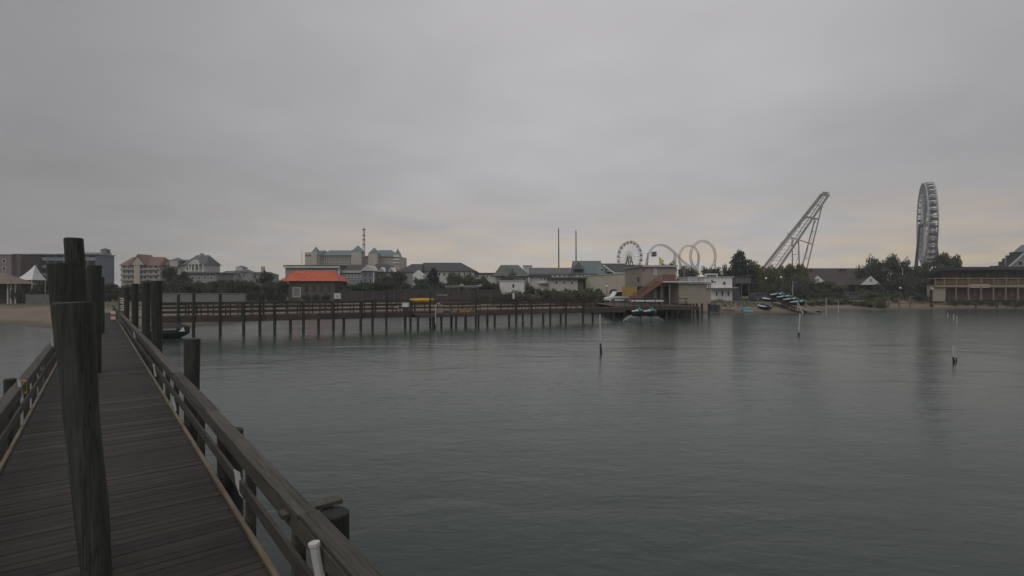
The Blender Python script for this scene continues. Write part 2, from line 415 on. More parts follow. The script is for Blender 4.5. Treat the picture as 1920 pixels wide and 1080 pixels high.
def pile_mb(x, y, z0, z1, r0, r1, dx=0, dy=0, n=14):
    """round timber, slightly crooked, eased at the head"""
    rg = random.Random(int(x*100+y*10)); pts = []; rs = []
    for k in range(7):
        f = k/6; pts.append((x+dx*f+rg.uniform(-.008, .008), y+dy*f+rg.uniform(-.008, .008), z0+(z1-z0)*f)); rs.append(r0+(r1-r0)*f+rg.uniform(-.004, .004))
    pts.append((pts[-1][0], pts[-1][1], z1+.012)); rs.append(r1*.86)
    return MB().path(pts, rs, n)
# pilings that carry the dock and stand up past the rail
for u, vtop, w, side, lat in ((625, 962, .30, 1, 1.70), (436, 806, .30, 1, 1.66), (360, 636, .33, 1, 1.70), (294, 527, .36, 1, 1.72), (264, 530, .34, 1, 1.72), (247, 532, .34, 1, 1.74), (236, 540, .34, 1, 1.76), (19, 711, .20, -1, -1.43)):
    z = lat/((u-960)/F*CT+ST)
    if u in (264, 247, 236): z = {264: 24., 247: 31., 236: 40.}[u]; lat = 1.72
    la, al = lat, (z-lat*ST)/CT
    part('piling', pile_mb(la, al, -1.5, Z(vtop, z), w*.46, w*.5), pilewood, dock, smooth=False)
t = -2.
while t < T1:                                                     # short piles below deck level
    for x in (DL+.12, DR-.12): part('piling', pile_mb(x, t, -1.5, DECK-.31, .13, .14, n=10), pilewet, dock)
    part('cap_beam', MB().box(DL-.02, DR+.02, t-.15, t-.145+.02, DECK-.36, DECK-.302), pierwood, dock); t += 4.8
# boards nailed over two piling heads
z = 1.70/((625-960)/F*CT+ST); la, al = 1.70, (z-1.70*ST)/CT; h = Z(962, z)
part('head_board', MB().beam((la-.42, al+.16, h+.035), (la+.12, al+.16, h+.05), .14, .04), railwood, dock)
# number board and warning plate where the dock meets the beach
zz = 42.; la, al = dock_tx(229, zz)
sp = thing('number_post', 'tall dark post with white number strokes where dock meets beach', 'post', (*P3(229, 540, zz)[:2], DECK))
x0, y0 = P3(229, 540, zz)[:2]
part('post', MB().box(x0-.30, x0+.30, y0, y0+.12, DECK, Z(556, zz)), brownw, sp)
def digit(mb, cx, yy, cz, w, h, segs, th=.07):
    hw, hh = w/2, h/2
    S = {'a': ((-hw, hh), (hw, hh)), 'b': ((hw, hh), (hw, 0)), 'c': ((hw, 0), (hw, -hh)), 'd': ((-hw, -hh), (hw, -hh)), 'e': ((-hw, 0), (-hw, -hh)), 'f': ((-hw, hh), (-hw, 0)), 'g': ((-hw, 0), (hw, 0))}
    for c in segs:
        p, q = S[c]; mb.box(cx+min(p[0], q[0])-th/2, cx+max(p[0], q[0])+th/2, yy-.012, yy-.002, cz+min(p[1], q[1])-th/2, cz+max(p[1], q[1])+th/2)
    return mb
part('numeral', digit(MB(), x0, y0, Z(564, zz), .22, .34, 'abged'), white, sp)
part('numeral', digit(MB(), x0+.03, y0, Z(577, zz), .22, .34, 'afgcd'), white, sp)
x0, y0 = P3(212, 540, 44)[:2]
sp = thing('warning_sign', 'small red and white striped plate on a stake at the beach end of the dock', 'sign', (x0, y0, DECK))
part('stake', MB().box(x0-.04, x0+.04, y0+.02, y0+.09, DECK, Z(582, 44)), brownw, sp)
part('plate', MB().box(x0-.20, x0+.20, y0, y0+.015, Z(599, 44), Z(583, 44)), offwhite, sp)
part('red_band', MB().box(x0-.225, x0+.225, y0-.012, y0-.002, Z(593, 44), Z(589, 44)), redp, sp)

# row of old mooring posts standing up the middle of the deck (leaning a little)
def mooring(label, u, vtop, z, wpx, lean_px=47/512, taper=.70, base_t=None):
    x = X(u, z); top = Z(vtop, z); L_ = top-DECK; dx = -lean_px*L_; w = wpx/F*z
    t_ = thing('mooring_post', label, 'post', (x-dx, z, DECK))
    o = part('shaft', pile_mb(x-dx, z, DECK, top, w/2*taper, w/2, dx, 0, 20), pilewood, t_)
    return t_
mooring('thick leaning mooring post with a flat sunlit head, in the middle of the deck', 136, 569, 4.6, 62, taper=.68)
mooring('stout mooring post standing just behind the thick leaning one', 124, 496, 5.25, 58)
mooring('tallest slim mooring post, rising above the stout ones on the deck', 136, 448, 6.1, 30, taper=.9)
md = mooring('upright mooring post with a yellow band low down on the deck', 176, 498, 17.6, 23, lean_px=0, taper=1.0)
x, y = X(176, 17.6), 17.6
part('yellow_band', MB().path([(x+.16, y-.24, 2.2), (x+.16, y-.24, 1.9), (x+.15, y-.24, 1.72)], [.04, .05, .03], 8), yellow, md)
mooring('far slim mooring post beside the walkway near the beach end', 186, 520, 33, 16, lean_px=0, taper=1.0)

# rod holders and tags on the rails
def rodholder(u, v0, v1, lat, label, dz=0, r=.032):
    z = lat/((u-960)/F*CT+ST); x = X(u, z)
    a = Vector((x, z, Z(v0, z))); b = Vector((x+.0, z-.0, Z(v1, z))); lean = Vector((-.03, 0, 0))
    t_ = thing('rod_holder', label, 'rod holder', (b.x, b.y, b.z), 'white rod holders along the dock rails')
    part('tube', MB().path([b-lean, a+lean], [r, r], 10), pvc, t_, smooth=False)
    part('collar', MB().path([a+lean*.9-Vector((0, 0, .012)), a+lean+Vector((0, 0, .012))], [r*1.22, r*1.22], 10), pvc, t_)
    return t_
rodholder(596, 1020, 1100, 1.31, 'large white pipe rod holder on the rail beside the boarded piling', r=.036)
for i, (u, v0, v1) in enumerate(((327, 745, 771), (290, 683, 706), (252, 622, 634))): rodholder(u, v0, v1, 1.34, ORD[i]+' thin white rod holder beyond the torn notice on that rail', r=.025)
for lab, (u, v0, v1) in zip(('thin white rod holder just past the yellow tag', 'thin white rod holder right beside the yellow tag', 'far thin white rod holder well past the yellow tag'), ((75, 682, 694), (38, 713, 744), (98, 634, 650))): rodholder(u, v0, v1, -1.20, lab, r=.025)
z = 1.335/((446-960)/F*CT+ST); x = X(446, z)
tg = thing('paper_tag', 'torn white notice sheet hanging between the rails of the dock', 'notice', (x, z, Z(936, z)))
mb = MB(); pts = [(438, 880), (449, 886), (452, 905), (455, 934), (449, 928), (442, 908)]
fr = [P3(u, v, z) for u, v in pts]; bk = [p+Vector((.004, .006, 0)) for p in fr]; mb.rings([fr, bk])
part('sheet', mb, offwhite, tg)
z = -1.21/((45-960)/F*CT+ST); x = X(45, z)
tg = thing('yellow_tag', 'yellow plastic tag tied to the dock rail', 'tag', (x, z, Z(740, z)))
part('tag_plate', MB().box(x-.05, x+.05, z, z+.015, Z(738, z), Z(713, z)), yellow, tg)

# ------------------------------------------------------------------ the side pier crossing to the rental building
PA, PB = Vector((-31., 50., 0)), Vector((11.4, 71., 0)); PD = (PB-PA); PN = Vector((-PD.y, PD.x, 0)).normalized()   # PN points away from the camera
def ps(u):
    k = (u-960)/F; return (31+50*k)/(42.4-21*k)
def pp(u, off=0., z=0.):
    p = PA+PD*ps(u)+PN*off; return Vector((p.x, p.y, z))
PDK = 1.72; PW = 1.9
pierdark = M('pier rail wood', (.050, .040, .034), .8, .35, 1.2, rnd=.25)
pier = thing('timber_pier', 'dark timber pier on many piles with three-board railings crossing the bay', 'pier', pp(700))
rest = MB(); S0, S1 = -.115, 1.10; LEN = PD.length; e = PD.normalized()
k = 0; s = S0*LEN
rg = random.Random(8)
while s < S1*LEN:
    c = PA+e*s; hz = PDK+rg.uniform(-.006, .006); rest.beam(c+PN*.02+Vector((0, 0, hz-.02)), c+PN*(PW-.02)+Vector((0, 0, hz-.02)), .138, .04); s += .145
part('deck_boards', rest, pierwood, pier, kind='stuff')
def along(u0, u1, off, z, w, h, name, mat, seg=4.8):
    a, b = ps(u0)*LEN, ps(u1)*LEN; s = a
    while s < b-.05:
        q = min(s+seg, b); dz = rg.uniform(-.025, .025)
        part(name, MB().beam(PA+e*(s+.005)+PN*off+Vector((0, 0, z+dz)), PA+e*(q-.005)+PN*off+Vector((0, 0, z+dz)), w, h), mat, pier); s = q
U0, U1 = 285, 1172
along(U0, U1, -.05, PDK-.30, .08, .60, 'fascia_board', pierwood)
along(U0, U1, PW+.05, PDK-.14, .08, .30, 'fascia_board', pierwood)
along(U0, U1, PW*.5, PDK-.20, .10, .28, 'joist', pierwood)
for off in (.0, PW):
    for zz_, hh in ((PDK+1.20, .20), (PDK+.80, .19), (PDK+.38, .19)):
        if off == 0:
            along(U0, 745, off, zz_, .045, hh, 'rail_board', pierdark)
            along(930, 1118, off, zz_, .045, hh, 'rail_board', pierdark)
        else: along(U0, 1110, off, zz_, .045, hh, 'rail_board', pierwood)
UP = [(334, 552), (363, 549), (413, 551), (457, 0), (487, 557), (515, 0), (545, -1), (569, 0), (598, -1), (625, 0), (645, -1), (676, 0), (698, 0), (724, 547), (760, -1), (769, 0), (806, 546), (815, -1),
      (847, -1), (874, -1), (892, 546), (914, -1), (928, -1), (955, -1), (967, 0), (981, -1), (996, 0), (1019, -1), (1031, 0), (1052, -1), (1060, 0), (1092, 0), (1112, -1)]
for i, (u, vt) in enumerate(UP):
    for off, zt in ((-.10, None), (PW-.05, PDK-.3)):
        p = pp(u, -.10 if vt >= 0 else .10); top = zt or (PDK-.02 if vt < 0 else Z(vt, p.y) if vt else PDK+1.30)
        if off > 0: p = p*(1+(PW+.05)/p.dot(PN))          # rear pile stands in line behind the front one
        r = (.135 if vt <= 0 or u < 500 else .085) if off < 0 else .12
        part('piling', pile_mb(p.x, p.y, -1.4, top, r*1.02, r, rg.uniform(-.05, .05), 0, 10), pilewet, pier)
    if i % 2 == 0: part('cap_beam', MB().beam(pp(u, -.2, PDK-.42), pp(u, PW+.2, PDK-.42), .2, .22), pierwood, pier)
for u in list(range(348, 745, 21))+list(range(940, 1115, 13)):
    part('rail_post', MB().box(pp(u, .06).x-.045, pp(u, .06).x+.045, pp(u, .06).y-.045, pp(u, .06).y+.045, PDK, PDK+1.22), pierwood, pier)
for u in range(350, 1110, 24):
    part('rail_post', MB().box(pp(u, PW-.06).x-.045, pp(u, PW-.06).x+.045, pp(u, PW-.06).y-.045, pp(u, PW-.06).y+.045, PDK, PDK+1.22), pierwood, pier)
# low landing with stored gear on the pier
ld = thing('landing_platform', 'low timber landing with slatted front hung on the pier below the yellow kayak', 'platform', pp(850, -1.5))
part('landing_deck', MB().beam(pp(772, -1.0, 1.42), pp(888, -1.0, 1.42), 1.9, .12), pierwood, ld)
part('landing_front', MB().beam(pp(772, -1.98, 1.32), pp(888, -1.98, 1.32), .06, .34), pierwood, ld)
for u in (775, 803, 818, 845, 862, 886): part('landing_pile', MB().tube(pp(u, -1.8, -1.4), pp(u, -1.8, 1.37), .13, .13, 10), pilewet, ld)
for u in (836, 849, 876, 889): part('landing_post', MB().tube(pp(u, -1.85, 1.42), pp(u, -1.85, 2.55), .05, .05, 8), pierwood, ld)
for zz_ in (2.5, 2.15): part('landing_rail', MB().beam(pp(820, -1.85, zz_), pp(890, -1.85, zz_), .04, .1), pierwood, ld)
for u0, u1 in ((852, 862), (864, 871), (874, 880)): part('landing_panel', MB().beam(pp(u0, -1.72, 1.85), pp(u1, -1.72, 1.85), .05, .42), mustard, ld)
for u0, u1 in ((810, 822), (834, 846)): part('landing_panel', MB().beam(pp(u0, -1.72, 1.83), pp(u1, -1.72, 1.83), .05, .38), tan, ld)
# kayak on a rack, cooler, hose, drum
a, b = pp(771, .55), pp(817, .55); dk = (b-a); zk = Z(564, a.y)
ky = thing('kayak', 'yellow sit-on kayak lying on a rack on the pier', 'kayak', (a+b)/2+Vector((0, 0, zk-.3)))
rr = []
for i in range(11):
    f = i/10; w = math.sin(math.pi*min(max(f*.94+.03, 0), 1))**.55; c = a+dk*f; hw = .36*w; hh = .28*w+.02
    rr.append([c+PN*(hw*math.cos(q))+Vector((0, 0, zk+.12*(2*f-1)**2+hh*math.sin(q))) for q in [2*math.pi*j/10 for j in range(10)]])
part('hull', MB().rings(rr), yellow, ky, smooth=True)
c = (a+b)/2; part('cockpit', MB().box(c.x-.45, c.x+.25, c.y-.5, c.y-.30, zk-.05, zk+.10), mustard, ky)
rk = thing('kayak_rack', 'low timber rack carrying the yellow kayak', 'rack', (c.x, c.y, PDK))
for f in (.2, .8):
    q = a+dk*f; part('rack_leg', MB().box(q.x-.05, q.x+.05, q.y-.3, q.y+.3, PDK, zk-.27), pierwood, rk)
q = pp(764, .7); cl = thing('cooler_box', 'white cooler box on the pier beside the kayak', 'cooler', (q.x, q.y, PDK))
part('body', MB().box(q.x-.36, q.x+.36, q.y-.25, q.y+.25, PDK+.55, PDK+.93), gel, cl); part('lid', MB().box(q.x-.38, q.x+.38, q.y-.27, q.y+.27, PDK+.934, PDK+1.0), gel, cl)
part('stand', MB().box(q.x-.3, q.x+.3, q.y-.2, q.y+.2, PDK, PDK+.546), pierwood, cl)
hs = thing('white_pipe', 'thin white drain pipe bent over the pier edge into the water', 'pipe', pp(806, -2.1))
z0 = pp(806, -2.1)
part('pipe_run', MB().path([z0+Vector((.45, .2, 2.72)), z0+Vector((.15, .1, 2.66)), z0+Vector((0, 0, 2.40)), z0+Vector((-.02, 0, .45))], .055, 8), pvc, hs)
q = pp(965, .3); tb = thing('bait_cutter', 'white tapered tub standing on the pier rail', 'tub', (q.x, q.y, PDK+1.28))
part('tub', MB().path([(q.x, q.y, PDK+1.28), (q.x, q.y, Z(550, q.y))], [.10, .17], 10), gel, tb)
for i, (u, cmat) in enumerate(((738, redp), (745, offwhite))):
    q = pp(u, .45); bu = thing('float_buoy', ('faded red' if i == 0 else 'dirty white')+' round buoy on the pier deck by the cooler', 'buoy', (q.x, q.y, PDK))
    part('ball', MB().ball((q.x, q.y, PDK+.42), .2), cmat, bu, True); part('stem', MB().tube((q.x, q.y, PDK), (q.x, q.y, PDK+.24), .05, .05, 6), black, bu)

# ------------------------------------------------------------------ boat hull, jet skis
def hull_rings(L_, W_, H_, n=9, bow=.9):
    rr = []
    for i in range(n):
        f = i/(n-1); w = W_/2*(1-max(0, (f-.45)/.55)**2.2*bow); k = .16*max(0, (f-.5)/.5)**2
        y = -L_/2+L_*f
        rr.append([(-w, y, H_*(.62+k*2.0)), (-w*.98, y, H_*.45+k), (-w*.55, y, H_*.12+k*1.6), (0, y, k*2.4), (w*.55, y, H_*.12+k*1.6), (w*.98, y, H_*.45+k), (w, y, H_*(.62+k*2.0))])
    return rr
def make_jetski(accent, name='jet_ski'):
    r = thing(name, '', '', (0, 0, 0))
    part('hull', MB().rings(hull_rings(2.9, 1.12, .75)), black, r, smooth=False)
    d = MB(); rr = []
    for y, w, z0, z1 in ((-1.42, .44, .44, .52), (-.9, .50, .45, .58), (-.1, .54, .46, .66), (.5, .50, .50, .86), (.95, .34, .56, .84), (1.38, .08, .68, .74)):
        rr.append([(-w, y, z0), (w, y, z0), (w*.9, y, (z0+z1)/2+.05), (w*.45, y, z1), (-w*.45, y, z1), (-w*.9, y, (z0+z1)/2+.05)])
    part('deck', d.rings(rr), accent, r)
    rr = []
    for y, w, z1 in ((-1.25, .17, .74), (-.7, .21, .90), (-.35, .19, .84), (.1, .18, .88), (.32, .12, .9)):
        rr.append([(-w, y, .55), (w, y, .55), (w, y, z1-.06), (w*.6, y, z1), (-w*.6, y, z1), (-w, y, z1-.06)])
    part('seat', MB().rings(rr), black, r)
    for s in (-1, 1):
        rr = []
        for y, z in ((-1.2, .60), (-.2, .64), (.6, .74), (1.15, .76)): rr.append([(s*.52*(1-.4*max(0, y-.2)), y, z-.17), (s*.60*(1-.4*max(0, y-.2)), y, z-.10), (s*.50*(1-.4*max(0, y-.2)), y, z+.05)])
        part('side_panel', MB().rings(rr), gel, r)
    hb = part('steering_pod', MB().rings([[(-.15, .3, .82), (.15, .3, .82), (.12, .75, .84), (-.12, .75, .84)], [(-.11, .28, 1.06), (.11, .28, 1.06), (.08, .52, 1.08), (-.08, .52, 1.08)]]), accent, r)
    part('handlebar', MB().path([(-.38, .22, 1.06), (-.12, .33, 1.08), (.12, .33, 1.08), (.38, .22, 1.06)], .028, 6), black, r)
    return r
js = make_jetski(aqua); used_js = [False]
def place_jetski(loc, rz, label, group=None, pitch=0, src=None):
    o = copy_tree(src or js); o.location = loc; o.rotation_euler = (pitch, 0, rz); tag(o, label, 'jet ski', group)
    if group is None and 'group' in o: del o['group']
    return o
# floating drive-on dock with two jet skis
fz = 72.; fx0, fx1 = X(1172, fz), X(1243, fz)
fl = thing('drive_on_float', 'grey modular drive-on float carrying two jet skis beside the timber platform', 'float', ((fx0+fx1)/2, fz, 0))
for i, (u0, u1) in enumerate(((1182, 1200), (1201, 1219), (1220, 1237))):
    a, b = X(u0, fz), X(u1, fz)
    part('float_module', MB().chamfer(a, b-.03, fz-.3, fz+2.7, -.15, .52, .14), sandm, fl)
part('ramp_lip', MB().add([(X(1237, fz), fz-.2, .45), (X(1237, fz), fz+2.5, .45), (X(1246, fz), fz+2.5, -.05), (X(1246, fz), fz-.2, -.05), (X(1237, fz), fz-.2, -.1), (X(1237, fz), fz+2.5, -.1)], [(0, 3, 2, 1), (0, 4, 3), (1, 2, 5), (0, 1, 5, 4), (2, 3, 4, 5)]), sandm, fl)
part('ramp_lip', MB().add([(X(1182, fz), fz-.2, .45), (X(1182, fz), fz+2.5, .45), (X(1174, fz), fz+2.5, -.05), (X(1174, fz), fz-.2, -.05), (X(1182, fz), fz-.2, -.1), (X(1182, fz), fz+2.5, -.1)], [(0, 1, 2, 3), (0, 3, 4), (1, 5, 2), (0, 4, 5, 1), (2, 5, 4, 3)]), sandm, fl)
for u in (1201, 1224):
    q = place_jetski((X(u, fz), fz+1.1, .53), R(180), 'aqua and white jet ski on the drive-on float, '+('beside' if u < 1210 else 'away from')+' the slanting white pole', 'jet skis on the drive-on float'); q.scale = (1.12, 1.12, 1.18)
a = P3(1171, 600, 70); b = P3(1184, 591, 71); bm = thing('white_boom', 'short white pole slanting from the float into the water', 'pole', a)
part('pole', MB().tube(a-Vector((.2, 0, .15)), b, .05, .05, 8), pvc, bm)
# sloping launch track on the beach with the rental fleet
ra, rb = Vector((X(1526, 91), 91, .28)), Vector((X(1449, 103), 103, 2.75))
rd = rb-ra; rs_ = Vector((rd.y, -rd.x, 0)).normalized()
rp = thing('launch_ramp', 'long sloping launch ramp with slatted tan foot on the beach under the jet skis', 'ramp', ra)
part('ramp_frame', MB().beam(ra+rs_*1.2, rb+rs_*1.2, .14, .3).beam(ra-rs_*1.2, rb-rs_*1.2, .14, .3), pierwood, rp)
for i in range(40):
    c = ra+rd*((i+.5)/40)+Vector((0, 0, .18)); part('slat', MB().beam(c-rs_*1.4, c+rs_*1.4, .24, .05), tan if i < 14 else darksteel, rp)
for f in (.35, .6, .85):
    for sgn in (-1, 1):
        c = ra+rd*f+rs_*1.2*sgn; part('ramp_leg', MB().box(c.x-.08, c.x+.08, c.y-.08, c.y+.08, ground_h(c.x, c.y)-.3, c.z-.14), pierwood, rp)
hd = math.atan2(-rd.x, rd.y)
for i, (f, o_) in enumerate(((.33, -.62), (.36, .62), (.50, -.62), (.53, .62), (.67, -.62), (.70, .62), (.84, -.62), (.87, .62))):
    c = ra+rd*f+rs_*o_+Vector((0, 0, .22)); place_jetski(c, R(176), ORD[i//2]+' jet ski up from the water on the '+('banner' if o_ > 0 else 'beach boat')+' side of the launch ramp', 'rental jet skis lined up on the launch ramp', 0)
jb = make_jetski(blueg); p = P3(1432, 566, 96); jb.location = (p.x, p.y, ground_h(p.x, p.y)-.02); jb.rotation_euler = (0, 0, R(15)); tag(jb, 'blue and white jet ski pulled up on the sand', 'jet ski')
js.location = (X(1441, 106), 106, ground_h(X(1441, 106), 106)); js.rotation_euler = (0, 0, R(70)); tag(js, 'aqua and white jet ski standing on the sand behind the launch ramp', 'jet ski')
p = P3(1400, 569, 96); gz = ground_h(p.x, p.y)
tb = thing('paddle_boat', 'small turquoise tub boat upturned on the beach', 'boat', (p.x, p.y, gz))
part('hull', MB().rings([[(p.x-.8, p.y-.5, gz), (p.x+.8, p.y-.5, gz), (p.x+.8, p.y+.6, gz), (p.x-.8, p.y+.6, gz)], [(p.x-.72, p.y-.45, gz+.5), (p.x+.72, p.y-.45, gz+.5), (p.x+.72, p.y+.55, gz+.5), (p.x-.72, p.y+.55, gz+.5)], [(p.x-.4, p.y-.2, gz+.72), (p.x+.4, p.y-.2, gz+.72), (p.x+.4, p.y+.3, gz+.72), (p.x-.4, p.y+.3, gz+.72)]]), M('turquoise', (.10, .30, .31), .5, .1), tb)
part('gunwale', MB().box(p.x-.86, p.x+.86, p.y-.56, p.y-.505, gz+.02, gz+.12), gel, tb)
# dark skiff lying between dock and pier
bx, by = X(322, 47.), 47.
bt = thing('moored_skiff', 'dark teal skiff with a white bow flash moored under the pier', 'boat', (bx, by, 0))
rr = [[(bx+q[1]*.86, by+q[0]*1.0, q[2]*1.7-.15) for q in r] for r in hull_rings(3.6, 1.9, .75)]
part('hull', MB().rings(rr), M('teal hull', (.022, .045, .048), .35, .1), bt)
part('bow_flash', MB().add([(bx+1.0, by-.62, .62), (bx+1.45, by-.50, .62), (bx+1.35, by-.52, 1.0), (bx+1.0, by-.60, .62), (bx+1.45, by-.48, .62), (bx+1.35, by-.50, 1.0)], [(0, 1, 2), (5, 4, 3), (0, 3, 4, 1), (1, 4, 5, 2), (2, 5, 3, 0)]), gel, bt)
part('cover', MB().rings([[(bx-1.5, by-.9, .85), (bx+1.0, by-.85, .9), (bx+1.0, by+.85, .9), (bx-1.5, by+.9, .85)], [(bx-1.2, by-.4, 1.25), (bx+.6, by-.3, 1.3), (bx+.6, by+.3, 1.3), (bx-1.2, by+.4, 1.25)]]), black, bt)

# stakes in the water
def stake(u, v0, v1, label, r=.05, lean=0, foot=None, group='white channel stakes in the bay'):
    d = CAMH/((v1-540)/F); a = P3(u, v1, d); b = P3(u+lean, v0, d)
    t_ = thing('channel_stake', label, 'stake', (a.x, a.y, 0), group)
    part('pole', MB().path([a-Vector((0, 0, .8)), a, b], [r, r, r*.95], 8), pvc, t_)
    part('cap', MB().path([b, b+Vector((0, 0, .05))], [r*1.15, r*.8], 8), pvc, t_)
    if foot: part('weed_foot', MB().path([a-Vector((.0, 0, .3)), a+Vector((.03, -.02, .12)), a+Vector((-.01, 0, foot))], [r*1.3, r*1.5, r*1.08], 8), black, t_)
    return t_
stake(1126, 591, 661, 'tall white stake with a dark weedy foot in open water facing the timber pier', .052, -1, .62)
stake(1497, 589, 629, 'white stake with weedy foot in the water off the launch ramp', .06, 3, .3)
stake(1549, 559, 594, 'white stake by the beach, taller of the pair beside the launch ramp', .045)
stake(1572, 566, 589, 'white stake by the beach, shorter of the pair beside the launch ramp', .045)
for lab, (u, a, b) in zip(('inshore', 'middle', 'outermost'), ((1777, 587, 595), (1788, 590, 600), (1794, 594, 607))): stake(u, a, b, lab+' short white stake of the trio off the motel beach', .06)
stake(1787, 650, 679, 'low grey stake with dark knob, left of a pair standing alone off the motel', .045, 0, .3, None)
stake(1792, 652, 677, 'thin grey stake beside the low knobbed one off the motel', .03, -1, .2, None)
a = P3(1496, 577, 91); b = P3(1505, 588, 88); bm = thing('fallen_frame', 'white A-shaped pipe frame leaning at the water foot of the launch ramp', 'frame', (b.x, b.y, 0))
part('leg', MB().tube(P3(1495, 565, 90), P3(1506, 590, 89), .06, .06, 8), pvc, bm); part('leg', MB().tube(P3(1495, 566, 90.1), P3(1495, 582, 90), .05, .05, 8), pvc, bm)
part('crossbar', MB().tube(P3(1495, 579, 90), P3(1507, 585, 89.3), .04, .04, 8), pvc, bm)
# ------------------------------------------------------------------ buildings
GL = 1.65
def win(parent, u0, v0, u1, v1, d, fm=None, gm=None, name='window', out=.05):
    x0, x1, z1, z0 = X(u0, d), X(u1, d), Z(v0, d), Z(v1, d); t = min(.10, (x1-x0)*.14)
    fr = MB().box(x0, x1, d-out, d+.02, z0, z0+t).box(x0, x1, d-out, d+.02, z1-t, z1).box(x0, x0+t, d-out, d+.02, z0+t, z1-t).box(x1-t, x1, d-out, d+.02, z0+t, z1-t)
    w = part(name, fr, fm or white, parent)
    part('pane', MB().box(x0+t, x1-t, d-out*.35, d+.01, z0+t, z1-t), gm or glass, w)
    return w
def winrow(parent, u0, u1, n, frac, v0, v1, d, **k):
    s = (u1-u0)/n
    for i in range(n):
        c = u0+s*(i+.5); win(parent, c-s*frac/2, v0, c+s*frac/2, v1, d, **k)
def bld(name, label, cat, u0, u1, vtop, d, depth, wall, base=GL, group=None):
    x0, x1 = X(u0, d), X(u1, d)
    t = thing(name, label, cat, ((x0+x1)/2, d+depth/2, base), group)
    part('wall', MB().box(x0, x1, d, d+depth, base, Z(vtop, d)), wall, t)
    return t
def roof(t, kind, u0, u1, vtop, veave, d, depth, mat, ov=.5, i0=None, i1=None, name='roof'):
    x0, x1 = X(u0, d)-ov*.3, X(u1, d)+ov*.3; mb = MB(); z0, z1 = Z(veave, d)+.003, Z(vtop, d+(depth/2 if kind in ('x', 'hip') else 0))
    if kind == 'x': mb.xgable(x0, x1, d-ov, d+depth+ov, z0, z1)
    elif kind == 'y': mb.ygable(x0, x1, d-ov, d+depth+ov, z0, z1)
    elif kind == 'hip': mb.hip(x0, x1, d-ov, d+depth+ov, z0, z1, i0, i1)
    else: mb.box(x0, x1, d-ov, d+depth+ov, z0, Z(vtop, d))
    return part(name, mb, mat, t)

# --- apartment block, far left
D = 170
ap = bld('apartment_block', 'long grey balconied apartment block with a rooftop cupola', 'building', 34, 188, 478, D, 6, bluegrey)
part('roof', MB().box(X(34, D)-.3, X(188, D)+.3, D-1.9, D+6.3, Z(478, D)+.003, Z(476.6, D)), grey, ap)
for k, v in enumerate((489, 503.5, 518, 532)):
    part('balcony_slab', MB().box(X(36, D), X(187.5, D), D-1.7, D-.003, Z(v, D), Z(v-1.1, D)), grey, ap)
    for i in range(10):
        a = 36+i*15.1; part('balcony_front', MB().box(X(a+.5, D), X(a+14.6, D), D-1.72, D-1.64, Z(v-1.2, D), Z(v-6.0, D)), bluegrey if i % 3 else grey, ap)
        win(ap, a+3, v-7.5 if k else v-6.5, a+11, v-1.4, D, gm=glass, fm=grey)
for i in range(11): part('party_wall', MB().box(X(36+i*15.1, D)-.12, X(36+i*15.1, D)+.12, D-1.6, D-.003, GL, Z(479.5, D)), bluegrey, ap)
c = X(182, D); part('penthouse', MB().box(X(150, D), X(187, D), D+1, D+5, Z(476.6, D)+.003, Z(473, D)), grey, ap)
cu = part('cupola', MB().box(X(177, D), X(187, D), D+2.5, D+4.5, Z(473, D)+.003, Z(467, D)), bluegrey, ap); part('cupola_roof', MB().pyramid(c, D+3.5, 1.1, Z(467, D)+.003, Z(463.5, D)), greyroof, cu)
for u in (5, 12, 40, 47, 54, 62, 88, 97): 
    bb = ap if u > 30 else None
    if bb: part('roof_unit', MB().box(X(u-2, D), X(u+2, D), D+4, D+5, Z(476.6, D)+.003, Z(474, D)), darksteel, ap)
D = 160
fl_ = bld('apartment_wing', 'flat mauve brick wing of flats at the end of the grey apartment block', 'building', -90, 21, 478, D, 14, mauve)
part('roof', MB().box(X(-90, D)-.2, X(21, D)+.2, D-.2, D+14.2, Z(478, D)+.003, Z(477, D)), brownw, fl_)
part('stair_tower', MB().box(X(21, D)+.003, X(33, D), D+1, D+10, GL, Z(477.5, D)), brownw, fl_)
for v in (486, 500, 514): winrow(fl_, -70, 16, 5, .4, v, v+7, D)
for u in (5, 12): part('roof_unit', MB().box(X(u-2, D), X(u+2, D), D+4, D+5, Z(477, D)+.003, Z(474.5, D)), darksteel, fl_)
# tent, pavilion, fence on the beach
D = 100
tt = thing('peaked_tent', 'bright white peaked fabric tent behind the beach fence', 'tent', (X(58, D), D, GL))
cx, cy = X(60, D), D; rr = []
for f in (0, .25, .5, .75, .95):
    w = 1.5*(1-f)**1.35+.06; z = Z(525, D)+(Z(496, D)-Z(525, D))*f; rr.append([(cx-w*1.0+.65*f, cy-w, z), (cx+w*.9+.65*f, cy-w, z), (cx+w*.9+.65*f, cy+w, z), (cx-w+.65*f, cy+w, z)])
part('canopy', MB().rings(rr), white, tt)
for sx in (-1.4, 1.25):
    for sy in (-1.4, 1.4): part('pole', MB().tube((cx+sx, cy+sy, GL), (cx+sx, cy+sy, Z(525, D)+.02), .05, .05, 6), white, tt)
D = 92
pv = thing('beach_pavilion', 'low brown-roofed pavilion on white posts at the beach', 'pavilion', (X(5, D), D, GL))
part('roof', MB().hip(X(-60, D), X(31, D), D-1, D+4, Z(532, D), Z(511, D), 4, 3.5), M('tan shingle', (.20, .165, .14), .85, .2), pv)
part('back_wall', MB().box(X(-55, D), X(27, D), D+3, D+3.3, GL, Z(532, D)-.01), brownw, pv)
for u in (-40, -10, 14, 20, 28): part('post', MB().box(X(u, D)-.11, X(u, D)+.11, D, D+.22, GL, Z(532, D)-.003), offwhite, pv)
D = 88
fe = thing('picket_fence', 'pale slatted fence along the top of the beach below the tent', 'fence', (X(70, D), D, GL))
u = 48.0
